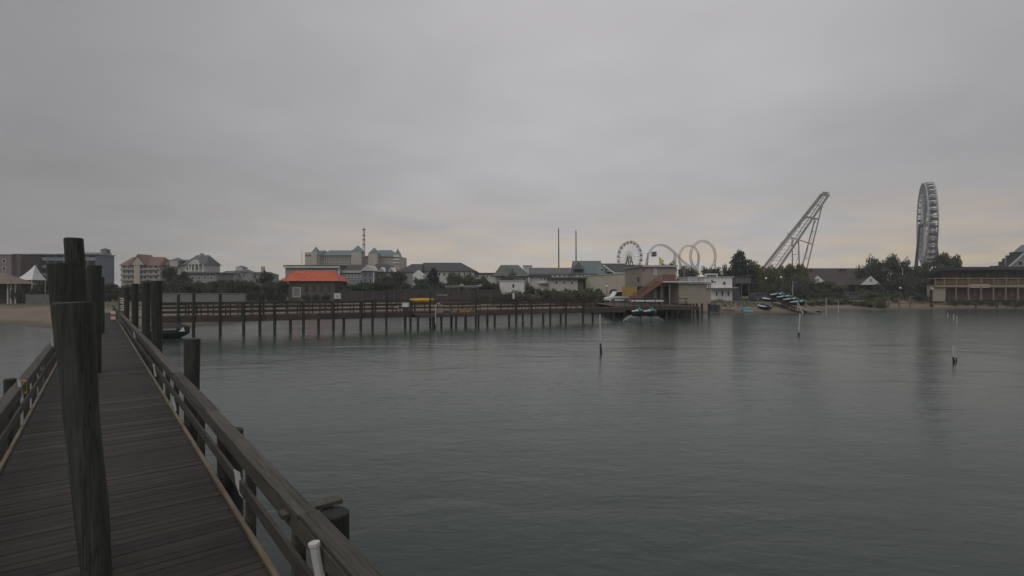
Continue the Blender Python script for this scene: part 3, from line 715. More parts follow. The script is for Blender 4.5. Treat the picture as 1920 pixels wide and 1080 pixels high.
while u < 99: part('slat', MB().box(X(u, D), X(u+1.5, D), D, D+.03, GL-.15, Z(552, D)), concrete, fe); u += 2.1
for z in (GL+.3, GL+1.2): part('rail', MB().box(X(47, D), X(100, D), D+.034, D+.08, z, z+.1), concrete, fe)

# --- red gable house and neighbours
D = 150
rh = bld('red_roof_house', 'beige balconied house with a red hipped roof and central gable', 'house', 227, 300, 498, D, 7, cream)
roof(rh, 'hip', 226, 301, 482, 498, D, 7, redroof, .6, 1.2, 1.2)
g = part('gable', MB().ygable(X(246, D), X(279, D), D-.9, D+5, Z(497, D), Z(476.5, D)), redroof, rh); part('gable_face', MB().ygable(X(251, D), X(274, D), D-1.0, D-.905, Z(497, D), Z(482.5, D)), cream, g)
part('bay', MB().box(X(255, D), X(266, D), D-.9, D-.003, GL, Z(497, D)-.003), beige, rh)
for v in (504, 514, 524):
    for a, b in ((229, 254), (267, 298)):
        part('balcony', MB().box(X(a, D), X(b, D), D-.8, D-.004, Z(v+2.4, D), Z(v, D)), grey, rh); winrow(rh, a, b, 3, .55, v-6, v-.6, D)
D = 152
gw = bld('grey_wing_house', 'grey gabled house between the red-roofed house and the cupola house', 'house', 301, 346, 497, D, 7, grey)
roof(gw, 'x', 301, 346, 487, 497, D, 7, greyroof)
part('dormer', MB().box(X(321, D), X(336, D), D-.6, D+3, Z(500, D), Z(489, D)), cream, gw); part('dormer_roof', MB().pyramid(X(328.5, D), D+1.2, 1.7, Z(489, D)+.003, Z(482.5, D)), greyroof, gw)
for v in (502, 512): winrow(gw, 303, 344, 5, .5, v, v+5, D)
D = 145
ch = bld('cupola_house', 'white house with grey roof, gabled porch and small cupola', 'house', 346, 386, 496, D, 7, offwhite)
rf = roof(ch, 'hip', 345, 387, 478.5, 496, D, 7, greyroof, .6, 1.6, 1.4)
part('cupola', MB().box(X(362, D), X(367, D), D+3.1, D+3.9, Z(482, D+3), Z(475, D+3)), grey, rf)
pg = part('porch_gable', MB().ygable(X(356, D), X(377, D), D-1.0, D+3, Z(496, D), Z(487, D)), offwhite, ch)
for u in (357, 363, 369, 376, 384): part('porch_post', MB().box(X(u, D)-.1, X(u, D)+.1, D-.95, D-.75, Z(509, D), Z(496, D)-.003), white, ch)
part('porch_floor', MB().box(X(346, D), X(387, D), D-1.1, D-.003, Z(510.5, D), Z(509, D)), grey, ch)
winrow(ch, 347, 384, 4, .5, 499, 507, D)
D = 130
lw = bld('long_low_shed', 'long low pale grey flat-roofed shed below the cupola house', 'shed', 352, 406, 513, D, 8, grey)
roof(lw, 'flat', 350, 408, 510.5, 513, D, 8, greyroof)
winrow(lw, 356, 402, 4, .4, 518, 524, D)
D = 210
for (a, b, ve, vr, wm_, rm, lab) in ((405, 436, 515, 508, cream, greyroof, 'distant cream house with a plain grey roof left of the lookout house'), (430, 462, 511, 505, offwhite, greyroof, 'distant pale lookout house with a square roof turret'), (462, 505, 515, 510, grey, darkroof, 'distant grey house with a dark low roof and a chimney')):
    h = bld('distant_house', lab, 'house', a, b, ve, D, 9, wm_); roof(h, 'hip', a-1, b+1, vr, ve, D, 9, rm, .4, 2, 2); winrow(h, a+2, b-2, 4, .45, ve+2, ve+8, D)
    if 'lookout' in lab: part('turret', MB().box(X(437, D), X(450, D), D+2, D+6, Z(507, D), Z(501, D)), offwhite, h); part('turret_roof', MB().pyramid(X(443.5, D), D+4, 1.7, Z(501, D)+.003, Z(497, D)), greyroof, h)
    if 'chimney' in lab: part('chimney', MB().box(X(483, D), X(488, D), D+3, D+4.2, Z(513, D), Z(499, D)), cream, h)
    D += 6
# --- orange roof restaurant
D = 112
og = bld('orange_roof_shack', 'dark wooden waterfront shack under a bright orange-red hipped roof', 'building', 541, 628, 526, D, 8, brownw)
orf = roof(og, 'hip', 531, 632, 507.5, 527, D, 8, orange, .8, 1.0, 2.2)
ex0, ex1, ez, rz_ = X(531, D)-.24, X(632, D)+.24, Z(527, D), Z(507.5, D+4)
for k in range(15):
    f = (k+.5)/15; xb = ex0+(ex1-ex0)*f; xt = min(max(xb, ex0+1.0), ex1-2.2)
    part('seam', MB().beam((xb, D-.82, ez+.03), (xt, D+3.95, rz_+.03), .05, .06), orange, orf)
win(og, 549, 539, 564, 557, D, gm=M('pale door', (.22, .22, .21), .6), name='door'); winrow(og, 568, 624, 4, .55, 535, 548, D, fm=brownw)
part('deck_rail', MB().box(X(578, D), X(624, D), D-1.6, D-1.54, Z(559, D), Z(557.5, D)), edgewood, og)
sg = thing('notice_board', 'small framed pale notice board beside the orange-roofed shack', 'sign', (X(633, 108), 108, GL)); d = 108
part('frame', MB().box(X(626.5, d), X(640, d), d, d+.06, Z(560.5, d), Z(549.5, d)), offwhite, sg); part('panel', MB().box(X(628, d), X(636.5, d), d-.012, d-.002, Z(558, d), Z(551, d)), white, sg)
part('lettering', MB().box(X(629, d), X(632, d), d-.02, d-.014, Z(554, d), Z(552.5, d)).box(X(632.8, d), X(635.5, d), d-.02, d-.014, Z(554, d), Z(552.5, d)).box(X(629.5, d), X(635, d), d-.02, d-.014, Z(557, d), Z(555.8, d)), darksteel, sg)
for u in (628, 638): part('leg', MB().box(X(u, d)-.05, X(u, d)+.05, d+.064, d+.15, ground_h(X(u, d), d)-.2, Z(550, d)), brownw, sg)
D = 140
fb = bld('flat_roof_hall', 'long pale flat-roofed hall with white corner trim behind the orange roof', 'building', 535, 637, 499.5, D, 14, grey)
roof(fb, 'flat', 533, 639, 497, 499.5, D, 14, darkroof, .4); part('fascia', MB().box(X(534, D), X(638, D), D-.55, D-.42, Z(502.5, D), Z(499, D)), offwhite, fb)
part('corner_trim', MB().box(X(634.5, D), X(637.2, D), D-.08, D-.004, GL, Z(502.5, D)), white, fb)
for u in (625, 612): win(fb, u, 507, u+4, 515, D)
dw = bld('dark_roof_inn', 'blue-grey inn with a dark flat roof and a row of white windows', 'building', 638.5, 682, 507, D+1, 12, bluegrey)
roof(dw, 'x', 638.5, 684, 496, 507, D+1, 12, darkroof, .5); part('band', MB().box(X(639, D+1), X(681, D+1), D+.55, D+.99, Z(511.5, D+1), Z(506.6, D+1)), cream, dw)
winrow(dw, 641, 680, 6, .55, 514.5, 521, D+1, gm=M('pale pane', (.30, .31, .32), .3)); winrow(dw, 641, 680, 6, .55, 524, 530, D+1)  # upper row has pale grey panes, lower row dark glass
D = 132
gh = bld('grey_gable_house', 'slate grey house with a pale shingled gable and white corner board', 'house', 678, 701, 508, D, 10, bluegrey)
part('gable', MB().ygable(X(676, D), X(703, D), D-.4, D+10.4, Z(508, D)+.003, Z(496.5, D)), offwhite, gh); part('corner_board', MB().box(X(700, D), X(701.6, D), D-.06, D-.004, GL, Z(508.5, D)), white, gh)
winrow(gh, 680, 699, 2, .4, 512, 519, D, fm=grey); winrow(gh, 680, 699, 2, .4, 523, 529, D, fm=grey)
dg = bld('twin_gable_house', 'dark shingled house with two white-trimmed dormer gables', 'house', 703, 738, 508, D+4, 10, grey)
roof(dg, 'hip', 690, 740, 495, 509, D+4, 10, darkroof, .5, 1, 2.8)
for u in (711, 729):
    g = part('dormer', MB().ygable(X(u-6.5, D), X(u+6.5, D), D+2.6, D+7, Z(509, D), Z(500, D)), white, dg); part('dormer_face', MB().ygable(X(u-5, D), X(u+5, D), D+2.4, D+2.59, Z(509, D), Z(502, D)), grey, g)
winrow(dg, 704, 737, 4, .5, 514, 520, D+4)
# --- big hotel with turrets
D = 300
ho = bld('turret_hotel', 'large cream hotel with teal roofs and pointed corner turrets', 'hotel', 585, 748, 480, D, 22, cream)
part('end_wing', MB().box(X(577, D), X(603, D), D-4, D+18, GL, Z(474, D)), cream, ho); part('end_roof', MB().hip(X(576.5, D), X(604, D), D-4.6, D+18, Z(479, D), Z(468, D), 5, 0.5), tealroof, ho)
part('main_roof', MB().hip(X(601, D), X(668, D), D-1, D+23, Z(479, D)+.003, Z(469.5, D)+.8, 1.5, 5.5), tealroof, ho)
part('east_roof', MB().hip(X(686, D), X(744, D), D-1, D+23, Z(481, D)+.003, Z(469, D)+.8, 5, 5.5), tealroof, ho)
for u, w, vt, vb in ((595.5, 5.5, 465, 473), (673.5, 10, 462.5, 473.5), (704, 9, 466.5, 477), (747.5, 4.8, 468.5, 478)):
    tw = part('turret', MB().box(X(u-w*.92, D), X(u+w*.92, D), D-5.5, D+1, GL, Z(vb, D)), cream, ho)
    part('turret_roof', MB().pyramid(X(u, D), D-2.2, w*1.12/F*D, Z(vb, D)+.003, Z(vt-2, D)), tealroof, tw)
for v in (482, 486.5, 491.5, 496): winrow(ho, 604, 663, 14, .68, v, v+3.3, D, fm=cream, out=.12); winrow(ho, 684, 694, 3, .6, v, v+2.8, D, fm=cream, out=.12); winrow(ho, 714, 742, 8, .5, v, v+2.8, D, fm=cream, out=.12)
for v in (481, 487, 493): part('turret_balcony', MB().box(X(741.5, D), X(753.5, D), D-6.4, D-5.55, Z(v+1.6, D), Z(v, D)), white, ho)
# lattice mast and thin aerials
def lattice(name, label, u, vtop, vbot, d, w0, w1, mat, group=None):
    t = thing(name, label, 'mast', (X(u, d), d, GL), group); x = X(u, d); zb, zt = GL, Z(vtop, d)
    cs = [(math.cos(a), math.sin(a)) for a in (R(90), R(210), R(330))]
    for c, s in cs: part('mast_leg', MB().tube((x+c*w0, d+s*w0, zb), (x+c*w1, d+s*w1, zt), .12, .08, 6), mat, t)
    n = 16; mb = MB()
    for i in range(n):
        f0, f1 = i/n, (i+1)/n; a0, a1 = w0+(w1-w0)*f0, w0+(w1-w0)*f1; z0, z1 = zb+(zt-zb)*f0, zb+(zt-zb)*f1
        for j in range(3):
            p, q = cs[j], cs[(j+1) % 3]; mb.tube((x+p[0]*a0, d+p[1]*a0, z0), (x+q[0]*a1, d+q[1]*a1, z1), .06, .06, 4); mb.tube((x+p[0]*a1, d+p[1]*a1, z1), (x+q[0]*a1, d+q[1]*a1, z1), .06, .06, 4)
    part('bracing', mb, mat, t, kind='stuff'); return t
lm = lattice('radio_mast', 'tall red-brown lattice radio mast rising behind the turret hotel', 682.5, 428, 520, 315, 1.1, .55, M('mast paint', (.16, .11, .10), .7))
for v in (430, 441, 449, 458): x = X(682.5, 315); part('antenna', MB().box(x-.75, x+.75, 313.9, 315.6, Z(v+1.4, 315), Z(v, 315)), darksteel, lm)
part('whip', MB().tube((X(682.5, 315), 315, Z(428, 315)), (X(682.5, 315), 315, Z(421, 315)), .05, .03, 5), darksteel, lm)
ar = thing('thin_aerial', 'thin grey aerial mast left of the turret hotel', 'mast', (X(566, 260), 260, GL)); part('pole', MB().tube((X(566, 260), 260, GL), (X(566, 260), 260, Z(470, 260)), .22, .10, 6), steel, ar); part('whip', MB().tube((X(566, 260), 260, Z(470, 260)), (X(566, 260), 260, Z(464, 260)), .05, .04, 5), steel, ar)
for u, vt, lab in ((1048, 430, 'taller of two bare dark ride masts on the skyline'), (1080.5, 433.5, 'shorter of two bare dark ride masts on the skyline')):
    t = thing('ride_mast', lab, 'mast', (X(u, 280), 280, GL)); part('shaft', MB().tube((X(u, 280), 280, GL), (X(u-.6, 280), 280, Z(vt, 280)), .42, .26, 8), darksteel, t); part('head', MB().tube((X(u-.6, 280), 280, Z(vt, 280)), (X(u-.6, 280), 280, Z(vt-2.0, 280)), .12, .3, 8), darksteel, t)
# --- long dark-roof motel row and others
D = 150
lr = bld('long_roof_motel', 'long off-white building under a dark hipped roof with two vents', 'building', 776, 889, 508, D, 14, offwhite)
roof(lr, 'hip', 772, 892, 492.5, 508.5, D, 14, darkroof, .6, 2.5, 5)
roof(lr, 'hip', 744, 790, 495, 510, D-3, 9, darkroof, .5, 3.5, 0.5, name='wing_roof'); part('wing_wall', MB().box(X(747, D-3), X(775, D-3), D-3, D+6, GL, Z(510, D-3)), grey, lr)
for u in (814, 838.5): part('roof_vent', MB().box(X(u-1.5, D), X(u+1.5, D), D+6, D+7, Z(499, D), Z(494.5, D)), darksteel, lr)
part('white_gable', MB().ygable(X(772, D-6), X(795, D-6), D-6, D-3.1, Z(516, D-6), Z(506.5, D-6)), white, lr); part('gable_wall', MB().box(X(774, D-6), X(793, D-6), D-6, D-3.1, GL, Z(516, D-6)-.003), white, lr)
winrow(lr, 800, 885, 9, .45, 511, 518, D)
lb = bld('low_link_block', 'low white block with a dark flat roof between two hipped roofs', 'building', 889.5, 928, 513.5, D+2, 9, offwhite); roof(lb, 'flat', 889.5, 930, 511.5, 513.5, D+2, 9, darkroof); winrow(lb, 892, 926, 4, .5, 516, 521, D+2)
D = 138
hg = bld('green_hip_house', 'house with a broad grey-green hipped roof and dormer', 'house', 930, 990, 517, D, 12, tan); roof(hg, 'hip', 925, 994, 497, 518, D, 12, greenroof, .7, 2.0, 3.2); winrow(hg, 934, 988, 5, .45, 521, 527, D)
part('dormer', MB().ygable(X(955, D), X(967, D), D-.2, D+4, Z(514, D), Z(503, D)), greenroof, hg)
D = 118
wb = bld('white_kiosk', 'small white flat kiosk among the shrubs with one dark window', 'kiosk', 937, 983, 527, D, 5, white); roof(wb, 'flat', 936, 984, 525.5, 527, D, 5, offwhite, .15); win(wb, 960, 532, 965, 540, D)
D = 190
cb = bld('chimney_block', 'pale tower-like block on a distant roofline beside the green hipped roof', 'building', 982, 997, 499, D, 6, offwhite); roof(cb, 'flat', 981, 998, 497.5, 499, D, 6, grey, .2); winrow(cb, 984, 995, 2, .4, 502, 506, D)
D = 165
gl_ = bld('grey_roof_row', 'long low house row with a pale blue-grey metal roof', 'building', 996, 1076, 513, D, 10, offwhite); roof(gl_, 'x', 995, 1077, 502, 513.5, D, 10, greyroof, .5); winrow(gl_, 1000, 1072, 8, .45, 515, 520, D)
D = 128
wh = bld('white_porch_house', 'white two-window house with a dark flat roof behind the round dark shrub', 'house', 996, 1031, 519, D, 7, offwhite); roof(wh, 'flat', 992, 1033, 516, 519, D, 7, darkroof, .6); winrow(wh, 1012, 1030, 3, .5, 520.5, 526, D); part('balcony', MB().box(X(1010, D), X(1032, D), D-1, D-.004, Z(531, D), Z(528.5, D)), white, wh)
D = 120
ws = bld('white_shed', 'low white shed with a dark lean-to roof and brown door end', 'shed', 1032, 1083, 523, D, 7, offwhite); roof(ws, 'flat', 1031, 1099, 520, 523, D, 7, darkroof, .7); part('door_end', MB().box(X(1083, D)+.003, X(1094, D), D+.3, D+6, GL, Z(523, D)-.003), brownw, ws); winrow(ws, 1036, 1080, 3, .35, 527, 533, D)
D = 155
th_ = bld('teal_gable_house', 'blue-grey roofed house with a pale blue end gable and white cheek', 'house', 1080, 1122, 513, D, 10, offwhite); roof(th_, 'x', 1078, 1131, 489, 513.5, D, 10, M('slate blue', (.14, .175, .19), .8, .15), .5)
part('left_gable', MB().ygable(X(1074, D-1), X(1096, D-1), D-1, D+3, Z(505, D), Z(491, D)), greyroof, th_); part('end_gable', MB().ygable(X(1120, D-2), X(1137, D-2), D-2, D+8, Z(513, D-2), Z(496.5, D-2)), M('pale blue siding', (.27, .32, .35), .8, .1), th_)
part('end_wall', MB().box(X(1121, D-2), X(1136, D-2), D-2, D-.004, GL, Z(513, D-2)-.003), M('pale blue siding', (.27, .32, .35)), th_); win(th_, 1126, 503, 1131, 509, D-2.02); winrow(th_, 1083, 1119, 5, .4, 515, 520, D)
dk_ = bld('dark_gable_house', 'dark roofed house with a white-trimmed gable behind the beige wall', 'house', 1138, 1175, 508, D+3, 10, brownw); roof(dk_, 'x', 1134, 1180, 494, 510, D+3, 10, darkroof, .5)
part('trim', MB().beam(P3(1131, 497, D-3), P3(1152, 512, D-3), .2, .35).beam(P3(1152, 512, D-3), P3(1172, 512, D-3), .2, .3), white, dk_); win(dk_, 1138, 508, 1144, 514, D+2.98)
D = 122
bw = thing('beige_building', 'large blank beige building behind the parked white van', 'building', (X(1135, D), D+5, GL))
bx0, bx1 = X(1098, D), X(1174, D)
part('wall', MB().add([(bx0, D, GL), (bx1, D, GL), (bx1, D+9, GL), (bx0, D+9, GL), (bx0, D, Z(517.5, D)), (bx1, D, Z(512.5, D)), (bx1, D+9, Z(512.5, D)), (bx0, D+9, Z(517.5, D))], [(0, 3, 2, 1), (4, 5, 6, 7), (0, 1, 5, 4), (1, 2, 6, 5), (2, 3, 7, 6), (3, 0, 4, 7)]), beige, bw)
part('parapet', MB().beam((bx0, D-.05, Z(517.5, D)+.06), (bx1, D-.05, Z(512.5, D)+.06), .25, .12), offwhite, bw)
for u in (1117, 1136, 1155): part('pilaster', MB().box(X(u, D)-.12, X(u, D)+.12, D-.06, D-.004, GL, Z(518, D)), beige, bw)
# --- tan rental building on piles
D = 92
pf = thing('timber_platform', 'broad dark timber platform on piles joining the pier to the tan building', 'platform', (X(1215, 86), 86, 0))
fx0, fx1 = X(1140, 82), X(1276, 86); PD2 = 1.74
n = 26
for i in range(n):
    y = 78+i*(96-78)/n; part('deck_plank', MB().box(fx0, fx1, y, y+.66, PD2-.06, PD2+random.uniform(-.004, .004)), pierwood, pf)
part('fascia', MB().box(fx0, fx1, 77.9, 77.995, PD2-.55, PD2-.01), pierwood, pf); part('fascia', MB().box(fx1+.002, fx1+.1, 77.9, 96, PD2-.55, PD2-.01), pierwood, pf)
for i, x in enumerate([fx0+.2+k*1.55 for k in range(9)]):
    for y in (78.3, 82.5, 87, 92): part('piling', pile_mb(x, y, -1.4, PD2-.07, .15, .15, 0, 0, 8), pilewet, pf)
for x in [fx0+.2+k*1.5 for k in range(8)]: part('rail_post', MB().box(x-.05, x+.05, 78.05, 78.15, PD2, PD2+1.1), pierwood, pf)
for z in (PD2+1.04, PD2+.55): part('rail_board', MB().box(fx0+.1, fx0+11, 77.99, 78.04, z, z+.13), pierwood, pf)
part('ice_chest', MB().box(X(1185, 79), X(1245, 79), 79.2, 79.9, PD2+.6, PD2+.85), gel, pf)
for u in (1188, 1205, 1222, 1240): part('chest_leg', MB().box(X(u, 79)-.06, X(u, 79)+.06, 79.3, 79.8, PD2, PD2+.597), darksteel, pf)
for i in range(30):
    a = fx0-2+i*.62; part('shade_backing_plank', MB().box(a, a+.6, 94.6, 94.72+.04*(i % 2), -1, PD2-.07), pierwood, pf)  # dark plank backing added to stand in for the shade beneath the platform
up = thing('tan_boathouse', 'two-storey tan stucco box building with flat roof on the timber platform', 'building', (X(1220, D), D+4, PD2))
x0, x1 = X(1203.5, D), X(1267, D)
part('upper_wall', MB().box(x0, x1, D, D+14, Z(537, D), Z(500, D)), tan, up)
part('ground_floor', MB().box(x0+1.0, x1-.05, D+1.2, D+14, PD2+.003, Z(537, D)-.003), brownw, up)
part('yellow_panel', MB().box(X(1168, D), X(1196, D), D+.6, D+.7, Z(555.5, D), Z(537.3, D)), mustard, up)
part('roof', MB().box(x0-.25, x1+.25, D-.3, D+14.3, Z(500, D)+.003, Z(497.2, D)), grey, up)
part('roof_edge', MB().box(X(1203.5, D), x1+.26, D-.36, D-.303, Z(500.5, D), Z(498, D)), offwhite, up)
win(up, 1226, 502.5, 1231.5, 515, D, gm=M('pale shade', (.42, .42, .40), .5)); part('wall_lamp', MB().box(X(1205, D), X(1207.5, D), D-.25, D-.003, Z(507, D), Z(504, D)), darksteel, up); part('meter_box', MB().box(x0-.15, x0-.003, D+2, D+3, Z(527, D), Z(519, D)), darksteel, up)
for u in (1229, 1241): part('door', MB().box(X(u, D), X(u+6, D), D+1.12, D+1.197, PD2+.004, Z(541, D)), grey, up)
# red stair: flight, landing, balustrades
st = thing('red_staircase', 'red-stained timber outdoor staircase rising to a landing on the tan building', 'staircase', (X(1190, 87), 87, PD2))
a = Vector((X(1181, 87), 87.0, PD2)); b = Vector((X(1241, 87), 87.0, Z(527.8, 87)+.02))
for y in (86.5, 88.1):
    part('stringer', MB().beam((a.x, y, a.z+.1), (b.x, y, b.z), .08, .34), redwood, st); part('handrail', MB().beam((a.x, y, a.z+1.1), (b.x, y, b.z+1.05), .08, .13), redwood, st)
    for k in range(17):
        f = (k+.5)/17; part('baluster', MB().box(a.x+(b.x-a.x)*f-.05, a.x+(b.x-a.x)*f+.05, y-.02, y+.02, a.z+(b.z-a.z)*f+.16, a.z+(b.z-a.z)*f+1.04), redwood, st)
for k in range(13):
    f = (k+.5)/13; part('tread', MB().box(a.x+(b.x-a.x)*f-.16, a.x+(b.x-a.x)*f+.16, 86.55, 88.05, a.z+(b.z-a.z)*f+.02, a.z+(b.z-a.z)*f+.07), redwood, st)
lx1 = X(1266, 87)
part('landing', MB().box(b.x+.003, lx1, 86.6, 91.8, b.z-.01, b.z+.06), redwood, st)
for k in range(20): x = b.x+.05+(lx1-b.x-.1)*k/19; part('landing_board', MB().box(x-.052, x+.052, 86.60, 86.64, b.z+.065, b.z+1.0), redwood, st)
part('landing_rail', MB().box(b.x, lx1, 86.58, 86.66, b.z+1.003, b.z+1.1), redwood, st)
part('landing_post', MB().box(b.x-.16, b.x-.03, 86.7, 86.83, PD2, b.z-.25), redwood, st)
D = 87
lo = thing('tan_annex', 'single-storey tan box annex with flat white-edged roof on stilts over the sand', 'building', (X(1303, D), D+4, PD2))
x0, x1 = X(1273, D), X(1333, D)
part('wall', MB().box(x0, x1, D, D+5.8, Z(569, D), Z(531.5, D)), tan2, lo)
part('corner_board', MB().box(x0-.03, x0+.16, D-.03, D-.002, Z(569, D), Z(532, D)), tan, lo)
part('roof', MB().box(X(1241.5, D), X(1340, D), D-.5, D+4.9, Z(530, D)+.003, Z(527.8, D)), darkroof, lo); part('roof_edge', MB().box(X(1241.5, D), X(1332, D), D-.56, D-.503, Z(529.5, D), Z(527.5, D)), white, lo)
for u in (1244, 1256): part('porch_post', MB().box(X(u, D)-.07, X(u, D)+.07, D+.1, D+.24, PD2+.004, Z(530, D)), grey if u > 1250 else darksteel, lo)
for u in (1270, 1288, 1302, 1318, 1331): 
    for y in (D+.3, D+6): part('stilt', MB().box(X(u, D)-.13, X(u, D)+.13, y, y+.26, -.8, Z(569, D)-.003), pilewet, lo)
ac = part('air_conditioner', MB().box(X(1324, D), X(1330, D), D-.35, D-.003, Z(540, D), Z(534, D)), gel, lo); part('fan_grille', MB().path([(X(1327, D), D-.36, Z(537, D)), (X(1327, D), D-.352, Z(537, D))], [.17, .17], 12), darksteel, ac)
part('vent', MB().box(X(1311, D), X(1314, D), D-.1, D-.003, Z(539, D), Z(535, D)), tan, lo)
p = P3(1271, 585, 80.); bp = thing('white_drum', 'white plastic barrel hung at the platform corner above the water', 'barrel', (p.x, p.y, Z(585, 80))); part('drum', MB().path([(p.x, p.y, Z(586, 80)), (p.x, p.y, Z(583, 80)), (p.x, p.y, Z(577, 80)), (p.x, p.y, Z(574, 80))], [.17, .21, .21, .17], 12), gel, bp)
# --- white building with roof frame, shed on posts
D = 112
wf = bld('white_cottage', 'white clapboard cottage with a round window and a pent awning', 'building', 1320, 1373, 520, D, 8, white, base=1.3); roof(wf, 'flat', 1319, 1375, 518.6, 520, D, 8, offwhite, .2)
part('awning', MB().beam(P3(1334, 540, D-.7), P3(1381, 539.5, D-.7), 1.5, .12), offwhite, wf)
part('round_window', MB().path([(X(1358, D), D-.08, Z(531, D)), (X(1358, D), D-.003, Z(531, D))], [.3, .3], 16), darksteel, wf); win(wf, 1333, 524, 1337, 531, D); winrow(wf, 1338, 1371, 3, .3, 546, 555, D, fm=offwhite)
for u in (1347, 1352, 1360, 1368): part('batten', MB().box(X(u, D)-.05, X(u, D)+.05, D-.04, D-.003, 1.3, Z(541, D)), offwhite, wf)
part('sign_frame', MB().box(X(1322, D), X(1324.5, D), D-.1, D-.004, Z(521, D), Z(513, D)).box(X(1343, D), X(1345.5, D), D-.1, D-.004, Z(521, D), Z(513, D)).box(X(1324.5, D), X(1343, D), D-.1, D-.004, Z(515.5, D), Z(513, D)), white, wf); part('sign_board', MB().box(X(1325, D), X(1343, D), D-.05, D-.006, Z(518.5, D), Z(516, D)), darksteel, wf)
wl = bld('white_annex_wall', 'long low white outbuilding joined behind the tan annex', 'building', 1290, 1318, 520, D+3, 6, offwhite); roof(wl, 'flat', 1289, 1319, 519, 520, D+3, 6, white, .1); winrow(wl, 1293, 1316, 2, .35, 525, 531, D+3)
sh = thing('plank_shed', 'weathered grey plank shed raised on posts behind the beach', 'shed', (X(1391, 118), 118, GL)); d = 118
u = 1375.5
while u < 1407: part('plank', MB().box(X(u, d), X(u+1.9, d), d, d+.05, Z(531, d), Z(518.5+random.uniform(-.2, .2), d)), M('weathered plank', (.13, .14, .138), .85, .3, 2, rnd=.3), sh); u += 2.05
part('body', MB().box(X(1376, d), X(1407, d), d+.06, d+4, Z(532, d), Z(519, d)), brownw, sh); part('roof', MB().box(X(1374, d), X(1409, d), d-.3, d+4.3, Z(518.3, d), Z(517, d)), darkroof, sh)
for u in (1378, 1391, 1405): part('post', MB().box(X(u, d)-.1, X(u, d)+.1, d+.1, d+.3, GL, Z(532, d)-.003), brownw, sh)
part('lattice', MB().box(X(1377, d), X(1393, d), d+1.5, d+1.56, GL, Z(533, d)), M('slate boards', (.10, .12, .15), .8), sh)
# --- long brown roof restaurant (right), motel, gabled house
D = 150
br = bld('brown_roof_hall', 'long low hall under a dark brown roof with two white gables', 'building', 1500, 1668, 537, D, 14, brownw); roof(br, 'x', 1503, 1672, 503, 538, D, 14, brownroof, .8)
for u, w, vt, vb in ((1532, 16, 517, 530), (1631.5, 19, 517.5, 534)):
    g = part('gable', MB().ygable(X(u-w, D-6), X(u+w, D-6), D-6.2, D+2, Z(vb, D-6), Z(vt, D-6)), brownroof, br); part('gable_face', MB().ygable(X(u-w, D-6), X(u+w, D-6), D-6.29, D-6.203, Z(vb, D-6), Z(vt, D-6)), white, g); part('louvre', MB().box(X(u-2.5, D-6), X(u+2.5, D-6), D-6.36, D-6.293, Z(528, D-6), Z(522.5, D-6)), grey, g)
    part('gable_porch', MB().box(X(u-w+2, D-6), X(u+w-2, D-6), D-4, D-3.7, GL, Z(vb, D-6)-.003), brownw, br)
for u in (1643, 1652): win(br, u, 539, u+6, 546, D-4.05, gm=M('plain white door', (.6, .6, .58)))  # door panes in one plain white
for u in (1540, 1597, 1605): part('roof_stack', MB().box(X(u, D), X(u+3, D), D+5, D+6, Z(506, D), Z(502.5, D)), darksteel, br)
D = 118
mo = thing('motel', 'two-storey brown motel with long tan balcony facing the beach', 'motel', (X(1860, D), D+6, GL))
xr = X(2080, D)
part('lower_wall', MB().box(X(1776, D+2.2), xr, D+2.2, D+7, GL, Z(539, D)), M('motel brown', (.150, .108, .076), .8, .2), mo); part('upper_wall', MB().box(X(1797, D+2.2), xr, D+2.2, D+7, Z(534, D)+.05, Z(506, D)), M('motel brown', (.105, .082, .066)), mo)
part('roof', MB().box(X(1797, D), xr, D-.6, D+7.3, Z(506, D)+.003, Z(500.5, D)), M('fascia plum', (.070, .062, .068), .8, .15), mo)
part('balcony_beam', MB().box(X(1752, D), xr, D-.1, D+2.19, Z(538.5, D), Z(534.6, D)), M('tan beam', (.30, .25, .175), .7, .15), mo)
bt_ = M('tan beam', (.30, .25, .175))
part('balcony_rail', MB().box(X(1752, D), xr, D-.08, D+.02, Z(522.4, D), Z(521, D)), bt_, mo); part('balcony_rail', MB().box(X(1752.3, D), X(1753, D), D+.03, D+2.1, Z(522.4, D), Z(521, D)), bt_, mo)
u = 1752
while u < 2078:
    part('balcony_panel', MB().box(X(u+.6, D), X(u+11, D), D-.02, D+.0, Z(534, D), Z(525.5, D)), M('stained panel', (.135, .085, .055), .8, .25, rnd=.3), mo); u += 11.55
for u in (1752.7, 1770, 1793, 1816, 1839.5, 1863, 1886, 1909, 1932, 1955, 1978, 2001, 2024, 2047):
    part('baluster_post', MB().box(X(u, D)-.08, X(u, D)+.08, D-.12, D-.084, Z(534.6, D), Z(521, D)), bt_, mo)
    if u > 1780: part('post', MB().box(X(u, D)-.09, X(u, D)+.09, D-.02, D+.16, GL, Z(538.5, D)-.003), bt_, mo)
part('end_wall', MB().box(X(1752, D), X(1775, D), D+.3, D+2.19, GL-.2, Z(538.5, D)-.003), M('end wall tan', (.34, .31, .26), .8, .12), mo)
for i, u in enumerate(range(1800, 2070, 23)):
    d2 = D+2.2
    win(mo, u+1, 510.5, u+9, 520, d2, gm=curtain, fm=brownw); part('door', MB().box(X(u+13, d2), X(u+20, d2), d2-.05, d2-.003, Z(534, D)+.06, Z(509.5, d2)), curtain, mo)
    win(mo, u+1, 545, u+9, 556, d2, gm=curtain, fm=brownw); part('door', MB().box(X(u+13, d2), X(u+20, d2), d2-.05, d2-.003, GL, Z(542, d2)), M('brown door', (.16, .13, .10), .7, .2, rnd=.2), mo)
D = 165
gr = bld('grey_gable_lodge', 'tall slate-grey gabled lodge with stepped eave beyond the motel', 'house', 1900, 1986, 500, D, 4, bluegrey)
